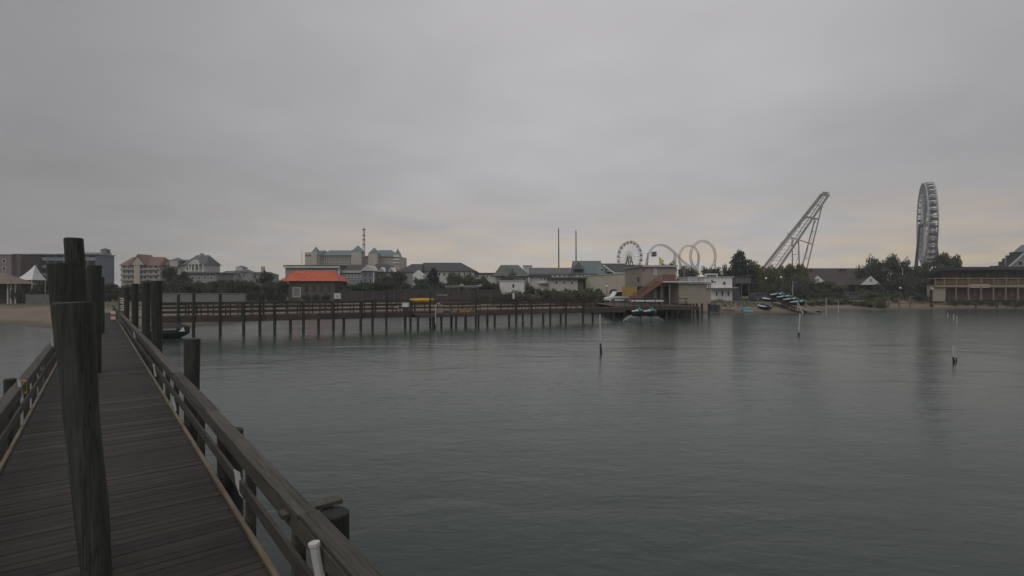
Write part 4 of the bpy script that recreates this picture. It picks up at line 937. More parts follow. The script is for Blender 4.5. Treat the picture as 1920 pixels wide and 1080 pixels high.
part('gable', MB().ygable(X(1892, D), X(1990, D), D-.6, D+4.5, Z(500, D)+.003, Z(457, D)), bluegrey, gr)
part('barge_board', MB().beam(P3(1892, 500, D-.75), P3(1941, 457, D-.75), .2, .45).beam(P3(1990, 500, D-.75), P3(1941, 457, D-.75), .2, .45), offwhite, gr)
for k in range(4): part('dormer_step', MB().box(X(1894+k*7, D), X(1903+k*7, D), D+.5, D+4, Z(496-k*5.5, D), Z(489.5-k*6, D)), darkroof, gr)
for k, (a, b) in enumerate(((1908, 1918), (1926, 1936), (1944, 1954))): win(gr, a, 489, b, 498, D-.62)
part('low_roof', MB().box(X(1872, D), X(1900, D)-.003, D, D+3, GL, Z(498, D)), darkroof, gr); part('flue', MB().tube((X(1891, D), D+1, Z(498, D)), (X(1891, D), D+1, Z(479, D)), .16, .16, 8), steel, gr)
# --- fences and low walls along the shore
D = 106
fn = thing('dark_shore_fence', 'tall dark brown board fence with faint white lettering behind the pier', 'fence', (X(835, D), D, GL))
u = 640
while u < 932:
    vt = 545.5 if u < 740 else (543 if u < 800 else 543.5)
    a, b = X(u, D), X(u+20, D); mb = MB(); k = 0
    while a < b-.02: mb.box(a+.006, min(a+.19, b), D, D+.025+.02*(k % 2), ground_h(a, D)-.3, Z(vt, D)+random.uniform(-.04, .04)); a += .2; k += 1
    part('fence_panel', mb, M('fence brown', (.060, .050, .047), .85, .25, 1, rnd=.15), fn); part('fence_post', MB().box(X(u, D)-.08, X(u, D)+.08, D-.14, D-.004, ground_h(X(u, D), D)-.4, Z(vt-.5, D)), brownw, fn); u += 20
mb = MB()
for a, b in ((817.5, 828.5), (830.5, 839.5)):
    u = a
    while u < b:
        w = random.choice((1.0, 1.3)); mb.box(X(u, D), X(u+.35, D), D-.02, D-.004, Z(555, D), Z(552, D)); mb.box(X(u+.35, D), X(u+w, D), D-.02, D-.004, Z(552.6, D), Z(552, D)); mb.box(X(u+.35, D), X(u+w, D), D-.02, D-.004, Z(554, D), Z(553.4, D)); u += w+.55
part('lettering', mb, offwhite, fn)
D = 103
sw = thing('sea_wall', 'low grey-green sea wall behind the left end of the timber pier', 'wall', (X(380, D), D, 1))
u = 290
while u < 460: part('wall_panel', MB().chamfer(X(u, D)+.01, X(u+17, D)-.01, D, D+.5, ground_h(X(u, D), D)-.4, Z(551.5, D), .05), concrete, sw); u += 17
part('coping', MB().box(X(289, D), X(461, D), D-.08, D+.6, Z(551.5, D)+.003, Z(550, D)), concrete, sw)
D = 108
bf = thing('beach_rail_fence', 'low post-and-rail fence along the grass bank before the motel', 'fence', (X(1800, D), D, .6))
for u in (1666, 1686, 1706, 1748, 1830, 1869, 1905, 1945, 1985):
    g = ground_h(X(u, 112.5), 112.5); part('fence_post', MB().box(X(u, 112.5)-.12, X(u, 112.5)+.12, 112.4, 112.64, g-.3, Z(557 if u < 1740 else 566, 112.5)), edgewood if u < 1740 else pierwood, bf)
for u0, u1 in ((1640, 1750), (1750, 1830), (1830, 1905), (1905, 1985)): part('rail', MB().beam((X(u0, 112.3), 112.3, ground_h(X(u0, 112.3), 112.3)+.75), (X(u1, 112.3), 112.3, ground_h(X(u1, 112.3), 112.3)+.75), .06, .16), edgewood if u0 < 1700 else pierwood, bf)
ps_ = thing('white_pump_post', 'tall dark post with a white box top at the motel corner', 'post', (X(1747, 113), 113, 1)); part('post', MB().box(X(1747, 113)-.16, X(1747, 113)+.16, 113, 113.3, ground_h(X(1747, 113), 113)-.3, Z(542, 113)), pilewood, ps_); part('cap_box', MB().box(X(1744, 113), X(1747.5, 113), 112.7, 112.98, Z(543, 113), Z(538.5, 113)), offwhite, ps_)
# lamps
def lamp(label, u, v, d, group=None):
    t = thing('globe_lamp', label, 'lamp', (X(u, d), d, GL), group); part('pole', MB().tube((X(u, d), d, GL), (X(u, d), d, Z(v+1.5, d)), .07, .05, 8), darksteel, t); part('globe', MB().ball((X(u, d), d, Z(v, d)), .24, 12, 8), gel, t, True)
lamp('white globe lamp post among the trees left of the launch ramp', 1436.5, 522, 112); lamp('white globe lamp post above the jet skis on the launch ramp', 1464.5, 520, 112); lamp('white globe lamp post beside the parked white van', 1138, 537, 106); lamp('small globe lamp post by the motel garden', 1688, 540, 121)
t = thing('beach_banner', 'dark navy feather banner on a pale pole behind the jet skis', 'banner', (X(1487, 108), 108, GL)); part('pole', MB().tube((X(1486.5, 108), 108, ground_h(57, 108)), (X(1486.5, 108), 108, Z(528, 108)), .06, .05, 8), pvc, t)
part('cloth', MB().rings([[(X(1489+.4*math.sin(k), 108), 108-.02, Z(529+k*2, 108)), (X(1495+.5*math.sin(k*1.3), 108), 108.05*1, Z(529+k*2, 108)), (X(1495+.5*math.sin(k*1.3), 108), 108.09, Z(529+k*2, 108)), (X(1489+.4*math.sin(k), 108), 108.02, Z(529+k*2, 108))] for k in range(8)]), navy, t)
part('arm', MB().tube((X(1486.5, 108), 108, Z(528.6, 108)), (X(1495, 108), 108.05, Z(528.8, 108)), .03, .03, 6), pvc, t)

# ------------------------------------------------------------------ parked vehicles
def car(label, cat, u, vbase, d, rz, body, van=False, L_=4.6, H_=1.75):
    x = X(u, d); t = thing('parked_van' if van else 'parked_car', label, cat, (x, d, GL), None, rz); BASE[t.name] = (0, 0, 0)
    w = .92; rr = []
    prof = [(-L_/2, .35, .95), (-L_/2+.12, .28, 1.05), (-L_/2+1.0, .25, 1.08), (L_/2-1.2, .25, 1.08), (L_/2-.15, .28, .92), (L_/2, .38, .70)]
    for px_, z0, z1 in prof: rr.append([(px_, -w, z0), (px_, w, z0), (px_, w*.97, z1), (px_, -w*.97, z1)])
    part('body', MB().rings(rr), body, t)
    cab = [(-L_/2+.08, 1.05), (-L_/2+.35, H_), (L_/2-1.9, H_), (L_/2-1.15, 1.05)]
    part('cabin', MB().rings([[(px_, -w*.96+(.14 if z > 1.2 else 0), z) for px_, z in cab], [(px_, w*.96-(.14 if z > 1.2 else 0), z) for px_, z in cab]]), body, t)
    for s in (-1, 1): part('side_window', MB().rings([[(px_*.93, s*(w*.95+.012-(.13 if z > 1.3 else .02)), z) for px_, z in ((-L_/2+.35, 1.15), (-L_/2+.5, H_-.12), (L_/2-1.95, H_-.12), (L_/2-1.35, 1.15))], [(px_*.93, s*(w*.95+.03-(.13 if z > 1.3 else .02)), z) for px_, z in ((-L_/2+.35, 1.15), (-L_/2+.5, H_-.12), (L_/2-1.95, H_-.12), (L_/2-1.35, 1.15))]]), glass, t)
    for px_ in (-L_/2+.85, L_/2-.9):
        for s in (-1, 1):
            wh_ = part('wheel', MB().path([(px_, s*(w-.20), .34), (px_, s*(w+.02), .34)], [.34, .34], 14), black, t); part('rim', MB().path([(px_, s*(w+.022), .34), (px_, s*(w+.035), .34)], [.2, .19], 12), steel, wh_)
    for s in (-.6, .6): part('headlight', MB().box(L_/2-.06, L_/2+.015, s-.16, s+.16, .62, .76), gel, t)
    return t
car('white van parked beside the tan boathouse', 'van', 1157, 556, 105, R(200), gel, True, 4.9, 2.1)
car('dark car with pale lower body parked before the brown-roofed hall', 'car', 1601, 555, 126, R(0), darksteel); car('dark grey car parked under the trees by the launch ramp', 'car', 1427, 551, 114, R(10), darksteel)

# ------------------------------------------------------------------ amusement rides
def wheel(name, label, u, v, d, Rm, yaw, ngon, thick, spoke_m, rim_m, gond, hub_m=None, rim_r=.12, nspoke=None, gsz=(.9, .9, 1.2)):
    c = P3(u, v, d); t = thing(name, label, 'ferris wheel', (c.x, c.y, GL)); ax = Vector((math.sin(yaw), -math.cos(yaw), 0)); tg = Vector((math.cos(yaw), math.sin(yaw), 0)); up_ = Vector((0, 0, 1))
    def pt(a, r, o): return c+(tg*math.cos(a)+up_*math.sin(a))*r+ax*o
    ns = nspoke or ngon
    for o in (-thick/2, thick/2):
        part('rim', MB().path([pt(2*math.pi*i/48, Rm, o) for i in range(48)], rim_r, 6, True), rim_m, t); part('inner_rim', MB().path([pt(2*math.pi*i/48, Rm*.88, o) for i in range(48)], rim_r*.7, 5, True), rim_m, t)
        for i in range(ns): part('spoke', MB().tube(pt(2*math.pi*i/ns, .6, o*.7), pt(2*math.pi*i/ns, Rm, o), rim_r*.6, rim_r*.6, 5), spoke_m, t)
    mb = MB()
    for i in range(ngon*2):
        a = math.pi*i/ngon; b = math.pi*(i+1)/ngon; mb.tube(pt(a, Rm, -thick/2), pt(b, Rm*.88, thick/2), rim_r*.5, rim_r*.5, 4); mb.tube(pt(a, Rm, -thick/2), pt(a, Rm, thick/2), rim_r*.5, rim_r*.5, 4); mb.tube(pt(a, Rm*.88, -thick/2), pt(b, Rm, -thick/2), rim_r*.4, rim_r*.4, 4)
    part('rim_bracing', mb, rim_m, t, kind='stuff')
    part('hub', MB().path([pt(0, 0, -thick*.8), pt(0, 0, thick*.8)], [.55, .55], 12), hub_m or steel, t)
    for i in range(ngon):
        a = 2*math.pi*(i+.5)/ngon; p = pt(a, Rm, 0); gx, gy, gz_ = gsz
        g = part('gondola', MB().rings([[(p.x+sx*gx*.8, p.y+sy*gy*.8, p.z-gz_) for sx, sy in ((-1, -1), (1, -1), (1, 1), (-1, 1))], [(p.x+sx*gx, p.y+sy*gy, p.z-gz_*.75) for sx, sy in ((-1, -1), (1, -1), (1, 1), (-1, 1))], [(p.x+sx*gx, p.y+sy*gy, p.z-gz_*.40) for sx, sy in ((-1, -1), (1, -1), (1, 1), (-1, 1))]]), gond[i % len(gond)], t)
        part('gondola_roof', MB().rings([[(p.x+sx*gx*1.05, p.y+sy*gy*1.05, p.z+.05) for sx, sy in ((-1, -1), (1, -1), (1, 1), (-1, 1))], [(p.x+sx*gx*.3, p.y+sy*gy*.3, p.z+gz_*.3) for sx, sy in ((-1, -1), (1, -1), (1, 1), (-1, 1))]]).box(p.x-.06, p.x+.06, p.y-.06, p.y+.06, p.z-gz_*.41, p.z+.06), darksteel if gond[0] is darksteel else white, g)
    return t, c, ax, tg, pt
t, c, ax, tg, pt = wheel('ferris_wheel', 'small white ferris wheel with a lime star hub beyond the tan boathouse', 1180, 482, 270, 8.0, R(-57), 20, 1.6, white, white, [darksteel], None, .10, 20, (.58, .58, 1.1))
sm = MB()
for i in range(10):
    a = 2*math.pi*i/10; sm.rings([[pt(a-.31, .5, 1.0), pt(a, 3.6, 1.0), pt(a+.31, .5, 1.0)], [pt(a-.31, .5, 1.12), pt(a, 3.6, 1.12), pt(a+.31, .5, 1.12)]])
part('star', sm, lime, t)
for o in (-1.8, 1.8):
    for s in (-1, 1): part('leg', MB().tube(c+ax*o*.6, Vector((c.x, c.y, GL))+ax*o*1.6+tg*s*4.5, .3, .34, 8), darksteel, t)
part('base_deck', MB().box(c.x-6, c.x+6, c.y-4, c.y+4, GL, Z(497, 270)), darksteel, t)
wheelp = M('wheel paint', (.50, .50, .50), .5, .1)
t, c, ax, tg, pt = wheel('giant_wheel', 'giant observation wheel seen nearly edge-on above the trees', 1738, 420, 235, 18.0, R(59), 36, 3.2, wheelp, wheelp, [M('gondola grey', (.13, .135, .15), .4)], None, .20, 36, (.95, .95, 1.9))
for o in (-1, 1):
    for s in (-1, 1): part('leg', MB().tube(c+ax*o*2.6, Vector((c.x, c.y, GL))+ax*o*4.6+tg*s*5.0, .36, .42, 10), darksteel, t)
part('hub_drum', MB().path([c-ax*2.6, c+ax*2.6], [1.2, 1.2], 14), steel, t)
# coaster loops
def track(t, pts, gauge, r, spine_off, mat, side=None, tie_step=1):
    n = len(pts); L1 = []; L2 = []; sp_ = []
    for i, p in enumerate(pts):
        d = (pts[min(i+1, n-1)]-pts[max(i-1, 0)]).normalized(); sd_ = side[i] if side else Vector((0, 1, 0)); sd_ = (sd_-d*sd_.dot(d)).normalized(); nn = d.cross(sd_).normalized()
        L1.append(p+sd_*gauge/2); L2.append(p-sd_*gauge/2); sp_.append(p+nn*spine_off)
    part('track_rail', MB().path(L1, r, 6), mat, t); part('track_rail', MB().path(L2, r, 6), mat, t); part('spine', MB().path(sp_, r*1.4, 6), mat, t)
    mb = MB()
    for i in range(0, n, tie_step): mb.tube(L1[i], sp_[i], r*.6, r*.6, 4).tube(L2[i], sp_[i], r*.6, r*.6, 4).tube(L1[i], L2[i], r*.6, r*.6, 4)
    part('ties', mb, mat, t, kind='stuff')
def spline(ps, n=8):
    out = []
    for i in range(len(ps)-1):
        p0, p1, p2, p3 = ps[max(i-1, 0)], ps[i], ps[i+1], ps[min(i+2, len(ps)-1)]
        for k in range(n):
            s = k/n; out.append(.5*((2*p1)+(-p0+p2)*s+(2*p0-5*p1+4*p2-p3)*s*s+(-p0+3*p1-3*p2+p3)*s**3))
    out.append(ps[-1]); return out
D = 245
cs = thing('loop_coaster', 'pale steel roller coaster with a hill and two vertical loops', 'roller coaster', (X(1280, D), D, GL))
hill = [(1207, 512, 0), (1211, 493, 0), (1214, 480, 0), (1220, 467, 1), (1229, 459.5, 2), (1239, 458, 2), (1250, 461, 3), (1261, 469, 4), (1271, 479, 5), (1282, 490, 6), (1295, 500, 8), (1310, 510, 9)]
track(cs, spline([P3(u, v, D+o) for u, v, o in hill], 4), 1.2, .10, -.7, trackwhite)
def loop(cu, cv, ru, rv, d, o0, o1, a0=-1.15, a1=2*math.pi+1.15-math.pi):
    pts = []
    for i in range(41):
        f = i/40; a = R(-62)+f*R(304); pts.append(P3(cu+ru*math.cos(a), cv-rv*math.sin(a), d+o0+(o1-o0)*f))
    return pts
track(cs, loop(1292, 484, 17.5, 22, D, 10, 14), 1.2, .10, -.7, trackwhite); track(cs, loop(1318, 480.5, 22.0, 27, D-4, 0, 5), 1.2, .11, -.75, trackwhite)
for u, v, d in ((1267, 476, D+4), (1275, 483, D+5), (1212, 486, D), (1309, 475, D+12), (1341, 488, D-2), (1296, 490, D-3), (1264, 474, D+5)):
    for s in (-3, 4): part('support', MB().tube(P3(u, v, d), Vector((X(u+s, d), d+.8, GL)), .16, .18, 6), trackwhite, cs)
# tall lift structure
D = 225
lf = thing('steep_coaster', 'towering steel coaster lift slanting up above the trees on braced legs', 'roller coaster', (X(1490, D), D, GL))
def LP(x, y): return 1360+x/6, 330+y/6
def seg(x0, y0, d0, x1, y1, d1, r, name='strut', mat=None, box=None):
    a = P3(*LP(x0, y0), d0); b = P3(*LP(x1, y1), d1); m_ = MB()
    m_.beam(a, b, *box) if box else m_.tube(a, b, r, r, 8)
    return part(name, m_, mat or steel, lf)
dm = M('lift steel', (.33, .31, .30), .55, .15)
seg(395, 1075, 228, 1085, 205, 228, 0, 'lift_beam', dm, (.7, 1.0)); seg(575, 1075, 220, 1160, 215, 220, 0, 'lift_beam', dm, (.55, .8)); seg(530, 1075, 223, 1120, 215, 223, .2, 'lift_rail', dm); seg(440, 1070, 226, 1105, 205, 226, .2, 'lift_rail', dm)
for k in range(22):
    f = k/21; a = P3(*LP(395+690*f, 1075-870*f), 228); b = P3(*LP(575+585*f, 1075-860*f), 220); part('lift_tie', MB().tube(a, b, .09, .09, 5), steel, lf)
for a in ((1085, 340, 221, 905, 1090, 221, .28), (1010, 480, 227, 845, 1090, 227, .28), (750, 700, 228, 758, 1090, 228, .26), (822, 700, 221, 836, 1090, 221, .26)): seg(*a, 'leg')
for a in ((740, 690, 228, 985, 770, 221, .22), (890, 460, 228, 1050, 485, 221, .34), (1030, 320, 227, 1095, 345, 221, .24), (755, 880, 228, 828, 885, 221, .1), (890, 925, 227, 945, 935, 221, .1), (980, 625, 227, 1010, 628, 221, .1), (755, 760, 228, 830, 880, 221, .08), (828, 890, 221, 762, 1060, 228, .08), (985, 620, 227, 960, 770, 221, .07), (935, 780, 227, 905, 935, 221, .07)): seg(*a, 'cross_brace')
ha, hb = P3(*LP(1080, 205), 228), P3(*LP(1162, 222), 220)
part('top_head', MB().beam(ha, hb, .9, .7), dm, lf); hm_ = (ha+hb)/2+Vector((-.3, 0, .9)); part('top_motor', MB().beam(ha.lerp(hb, .3)+Vector((0, 0, .85)), ha.lerp(hb, .75)+Vector((0, 0, .9)), .9, .9), steel, lf); part('top_rail', MB().beam(hb+Vector((0, 0, .4)), hb+Vector((.3, 0, 1.5)), .25, .25), dm, lf)
for x, y in ((880, 440), (705, 640), (628, 745)): q = P3(*LP(x, y), 229); part('walkway_light', MB().tube(q-Vector((0, 0, 1.2)), q, .12, .2, 6), darksteel, lf)
a = P3(*LP(885, 460), 228); part('arch_frame', MB().path([P3(*LP(x, y), d) for x, y, d in ((830, 570, 228), (870, 500, 228), (910, 468, 227), (960, 462, 225), (1000, 480, 223), (1010, 520, 222))], .3, 8), dm, lf)
# flags beyond the boathouse roof
t = thing('striped_flag', 'dark striped flag on a pole beyond the boathouse roof', 'flag', (X(1214.5, 150), 150, GL)); d = 150
part('pole', MB().tube((X(1214.5, d), d, GL), (X(1214.5, d), d, Z(474, d)), .14, .10, 8), darksteel, t)
rr = [[(X(1221.5+k*1.65, d), d+.15*math.sin(k*1.2), Z(472+.3*math.sin(k), d)), (X(1221.5+k*1.65, d), d+.04+.15*math.sin(k*1.2), Z(472+.3*math.sin(k), d)), (X(1221.5+k*1.65, d), d+.04+.15*math.sin(k*1.2), Z(481+.3*math.sin(k), d)), (X(1221.5+k*1.65, d), d+.15*math.sin(k*1.2), Z(481+.3*math.sin(k), d))] for k in range(7)]
part('cloth', MB().rings(rr), M('flag cloth', (.10, .07, .09), .8, .4, 1.2, (.3, .3, 5)), t); part('halyard', MB().beam(P3(1214.5, 474.5, d), P3(1221.6, 472.5, d), .05, .05), steel, t); part('light_stripe', MB().box(X(1222, d), X(1231, d), d-.26, d-.22, Z(477, d), Z(476, d)), offwhite, t)
t = thing('lime_pennant', 'lime triangular sign fin above the trees beyond the boathouse', 'sign', (X(1240, 160), 160, GL)); d = 160
part('fin', MB().rings([[(X(1236, d), d, Z(482, d)), (X(1246, d), d, Z(489.5, d)), (X(1236.5, d), d, Z(496, d))], [(X(1236, d), d+.3, Z(482, d)), (X(1246, d), d+.3, Z(489.5, d)), (X(1236.5, d), d+.3, Z(496, d))]]), lime, t); part('post', MB().tube((X(1237.5, d), d+.5, GL), (X(1237.5, d), d+.5, Z(485, d)), .12, .12, 6), steel, t)

# stored boats, beach gear, utility pole
for i, (u, lab) in enumerate(((852, 'white skiff stored on a rack behind the shore fence, near the pine'), (886, 'white skiff stored on a rack behind the shore fence, by the green trees'))):
    x, y, z = X(u, 109.5), 109.5, Z(541.5, 109.5); t = thing('stored_skiff', lab, 'boat', (x, y, z)); part('hull', MB().rings([[(x+q[1]*1.1, y+q[0]*1.0, z+q[2]*1.5) for q in r] for r in hull_rings(3.4, 1.5, .7)]), offwhite, t); part('windscreen', MB().box(x-.3, x+.3, y-.4, y+.4, z+.72, z+1.05), glass, t); part('gunwale', MB().box(x-1.85, x+1.0, y-.79, y-.755, z+.58, z+.68), grey, t)
    k = thing('boat_rack', 'grey steel rack under the '+('skiff near the pine' if i == 0 else 'skiff by the green trees'), 'rack', (x, y, GL))
    for sx in (-1.2, 1.0): part('upright', MB().box(x+sx-.06, x+sx+.06, y-.5, y+.5, GL, z+.10), steel, k)
for i, (u, v, m_, lab) in enumerate(((1366, 567, M('tan hull', (.30, .25, .17), .6), 'tan beached kayak nearest the turquoise tub boat'), (1352, 566, M('tan hull', (.30, .25, .17)), 'tan beached kayak lying below the white cottage'))):
    d = 97+i; x = X(u, d); g = ground_h(x, d); t = thing('beached_kayak', lab, 'kayak', (x, d, g)); rr = []
    for k in range(9):
        f = k/8; w = math.sin(math.pi*(f*.94+.03))**.55; rr.append([(x-1.4+2.8*f, d+.32*w*math.cos(q), g+.2+.05*(2*f-1)**2*3+.2*w*math.sin(q)) for q in [2*math.pi*j/8 for j in range(8)]])
    part('hull', MB().rings(rr), m_, t, True); part('seat', MB().box(x-.3, x+.3, d-.2, d+.2, g+.34, g+.44), darksteel, t)
for i, (u, lab) in enumerate(((1336, 'dark wheeled bin against the tan annex'), (1345, 'dark wheeled bin before the white cottage'))):
    d = 95.; x = X(u, d); g = ground_h(x, d); t = thing('wheeled_bin', lab, 'bin', (x, d, g)); part('body', MB().rings([[(x-.28, d-.3, g+.08), (x+.28, d-.3, g+.08), (x+.28, d+.3, g+.08), (x-.28, d+.3, g+.08)], [(x-.36, d-.36, g+1.1), (x+.36, d-.36, g+1.1), (x+.36, d+.36, g+1.1), (x-.36, d+.36, g+1.1)]]), darksteel, t); part('lid', MB().box(x-.38, x+.38, d-.39, d+.38, g+1.103, g+1.18), black, t)
    for s_ in (-.25, .25): part('wheel', MB().path([(x+s_-.03, d+.3, g+.1), (x+s_+.03, d+.3, g+.1)], [.1, .1], 10), black, t)
d = 124; x = X(1283, d); t = thing('utility_pole', 'weathered tan utility pole behind the flat roof of the tan annex', 'pole', (x, d, GL)); part('pole', MB().tube((x, d, GL), (x, d, Z(497, d)), .2, .15, 10), M('pole timber', (.22, .18, .13), .85, .3, 2, (6, 6, .6)), t); part('crossarm', MB().box(x-.9, x+.9, d-.28, d-.155, Z(500.5, d), Z(499, d)), M('pole timber', (.22, .18, .13)), t)
for sx in (-.75, 0, .75): part('insulator', MB().tube((x+sx, d-.22, Z(499, d)), (x+sx, d-.22, Z(497.6, d)), .06, .05, 6), gel, t)

# ------------------------------------------------------------------ trees and shrubs
def crown_mesh(name, seed, n, kind, leafs, mat):
    rg = random.Random(seed); mb = MB(); V = []; Fc = []
    lobes = []
    if kind == 'broad':
        for i in range(22):
            a = rg.uniform(0, 6.283); rr_ = rg.uniform(.1, .80); z = rg.uniform(.14, .87); k = (1-max(0, z-.45)*1.3)
            lobes.append((math.cos(a)*rr_*k, math.sin(a)*rr_*k, z, rg.uniform(.20, .36), rg.uniform(.11, .18)))
    elif kind == 'shrub':
        for i in range(12):
            a = rg.uniform(0, 6.283); rr_ = rg.uniform(.0, .75); lobes.append((math.cos(a)*rr_, math.sin(a)*rr_, rg.uniform(.12, .70)*(1-.45*rr_), rg.uniform(.22, .36), rg.uniform(.16, .26)))
    else:
        for i in range(46):
            f = (i+.5)/46; z = .10+.86*f; rr_ = (1-f)**.7*.72*rg.uniform(.25, 1)+.02; a = i*2.4; lobes.append((math.cos(a)*rr_, math.sin(a)*rr_, z, .27*(1-f)+.13, .05))
    tot = sum(l[3]**2 for l in lobes)
    for l in lobes:
        for k in range(int(n*l[3]**2/tot)):
            d = Vector((rg.gauss(0, 1), rg.gauss(0, 1), rg.gauss(0, 1))).normalized()*(rg.random()**.4)*rg.uniform(.9, 1.12)
            c = Vector((l[0]+d.x*l[3], l[1]+d.y*l[3], max(.02, l[2]+d.z*l[4])))
            q = Vector((rg.gauss(0, 1), rg.gauss(0, 1), rg.gauss(0, .7))).normalized(); w = Vector((rg.gauss(0, 1), rg.gauss(0, 1), rg.gauss(0, .7))); w = (w-q*w.dot(q)).normalized()
            s = leafs*rg.uniform(.6, 1.4); b = len(V)
            V += [c-q*s, c+w*s*.5+Vector((0, 0, s*.15)), c+q*s, c-w*s*.5]; Fc.append((b, b+1, b+2, b+3))
    mb.v = [tuple(p) for p in V]; mb.f = Fc
    return mb.mesh(name, mat)
def trunk_mesh(name, seed, kind):
    rg = random.Random(seed); mb = MB()
    if kind == 'conifer': mb.path([(0, 0, -.02), (.01, 0, .4), (0, .01, .95)], [.035, .025, .006], 8)
    else:
        mb.path([(0, 0, -.02), (.02, .01, .18), (-.01, .02, .36), (.0, .0, .55)], [.055, .042, .036, .02], 8)
        for i in range(6):
            a = rg.uniform(0, 6.283); z = rg.uniform(.22, .42); e_ = (math.cos(a)*.5, math.sin(a)*.5, z+rg.uniform(.15, .38)); mb.path([(0, .01, z), (e_[0]*.5, e_[1]*.5, z+.12), e_], [.022, .015, .005], 6)
    return mb.mesh(name, bark)
TREES = {k: [] for k in ('broad', 'dark', 'conifer', 'shrub', 'low')}
for i in range(4): TREES['broad'].append((crown_mesh('crown', 20+i, 5200, 'broad', .042, leaf), trunk_mesh('trunk', i, 'b')))
for i in range(4): TREES['dark'].append((crown_mesh('crown', 40+i, 5200, 'broad', .040, leaf2), trunk_mesh('trunk', 9+i, 'b')))
for i in range(2): TREES['conifer'].append((crown_mesh('crown', 60+i, 5000, 'conifer', .042, needle), trunk_mesh('trunk', 20+i, 'conifer')))
for i in range(3): TREES['shrub'].append((crown_mesh('foliage', 70+i, 1900, 'shrub', .06, shrubm), None))
for i in range(3): TREES['low'].append((crown_mesh('foliage', 80+i, 1900, 'shrub', .06, leaf2), None))
rt = random.Random(3)
def tree(kind, label, u, vtop, wpx, d, group=None, base=None):
    me, tr = TREES[kind][rt.randrange(len(TREES[kind]))]; x = X(u, d); g = ground_h(x, d) if base is None else base
    h = (Z(vtop, d)-g)*1.03; w = wpx/F*d/2
    nm = {'broad': 'leafy_tree', 'dark': 'leafy_tree', 'conifer': 'pine_tree', 'shrub': 'shrub', 'low': 'shrub'}[kind]
    o = thing(nm, label, 'shrub' if nm == 'shrub' else 'tree', (x, d, g), group, rt.uniform(0, 6.28)); o.scale = (w, w, h)
    put('foliage' if nm == 'shrub' else 'crown', me, o)
    if tr: put('trunk', tr, o, scale=(min(1, h*.5/w), min(1, h*.5/w), 1))
    elif nm == 'shrub':
        mb = MB()
        for k in range(4): a = k*1.57; mb.path([(0, 0, -.02), (math.cos(a)*.3, math.sin(a)*.3, .45)], [.04, .015], 5)
        put('stems', SHST, o)
    return o
_mb = MB()
for k in range(5): _mb.path([(0, 0, -.03), (math.cos(k*1.26)*.32, math.sin(k*1.26)*.32, .45)], [.04, .012], 5)
SHST = _mb.mesh('stems', bark)
GL_ = 'dark trees behind the left beach'
for i, (u, v, w, d) in enumerate(sorted(((-25, 526, 60, 99), (12, 531, 50, 98), (85, 524, 60, 106), (120, 528, 55, 108), (205, 531, 50, 110), (235, 533, 46, 112)))): tree('dark', '{o} low dark tree along the left beach from the brown pavilion side'.format(o=ORD[i]), u, v, w, d, GL_)
for i, (u, v, w, d) in enumerate(sorted(((318, 500, 46, 120), (343, 508, 36, 122)))): tree('dark', '{o} tall dark tree before the grey gabled house, counted from the red roof'.format(o=ORD[i]), u, v, w, d, 'trees before the grey gabled house')
for i, (u, v, w, d) in enumerate(sorted(((273, 524, 40, 118), (375, 527, 56, 118), (420, 524, 52, 118), (455, 522, 46, 120)))): tree('dark', '{o} low dark tree behind the sea wall, counted from the dock'.format(o=ORD[i]), u, v, w, d, 'trees above the sea wall')
tree('dark', 'rounded dark tree left of the orange-roofed shack', 502, 505, 58, 122); tree('dark', 'bushy dark tree hugging the left wall of the orange-roofed shack', 528, 520, 40, 116)
for i, (u, v, w, d) in enumerate(sorted(((655, 527, 56, 120), (690, 529, 56, 118), (722, 516, 50, 119), (748, 508, 52, 124)))): tree('dark', '{o} taller dark tree behind the shore fence, counted from the orange-roofed shack'.format(o=ORD[i]), u, v, w, d, 'tree clump behind the shore fence')
tree('conifer', 'dark pine rising before the long-roofed motel', 813, 503, 62, 120); tree('dark', 'dense dark tree beside the pine before the long-roofed motel', 790, 518, 50, 118)
for i, (u, v, w, d) in enumerate(sorted(((850, 510, 50, 122), (880, 512, 44, 124), (906, 515, 40, 126)))): tree('broad', '{o} mid-green tree below the long dark roof, counted from the pine'.format(o=ORD[i]), u, v, w, d, 'green trees below the long dark roof')
tree('broad', 'green tree rising before the grey-green hipped roof', 952, 513, 44, 130); tree('low', 'round dark shrub beside the white kiosk', 998, 517, 38, 114)
rx = random.Random(4)
for i in range(17):
    u = 905+i*13.5+rx.uniform(-4, 4); tree('shrub', 'scrubby green shrub on the dune bank behind the pier', u, 545-rx.uniform(-3, 8)-(6 if u > 1000 else 0), rx.uniform(34, 50), 108+rx.uniform(-3, 5), 'shrubs on the dune bank')
for i, (u, v, w, d) in enumerate(sorted(((1098, 532, 40, 113), (1120, 533, 36, 113), (1150, 534, 34, 115), (1042, 534, 50, 112)))): tree('low', '{o} dark shrub before the beige building, counted from the white shed'.format(o=ORD[i]), u, v, w, d, 'hedge before the beige building')
tree('dark', 'dark tree top showing beside the lime fin beyond the boathouse', 1255, 488, 60, 170); tree('broad', 'green tree beyond the boathouse roof below the coaster loops', 1290, 497, 60, 165); tree('dark', 'rounded tree behind the white cottage below the coaster loops', 1335, 497, 66, 160); tree('dark', 'dark tree between boathouse and white outbuilding', 1283, 510, 40, 130)
tree('conifer', 'tall ragged pine above the plank shed', 1386, 473, 104, 128); tree('broad', 'leafy tree right of the ragged pine', 1413, 486, 46, 134); tree('dark', 'dark tree left of the ragged pine above the white cottage', 1366, 490, 36, 138)
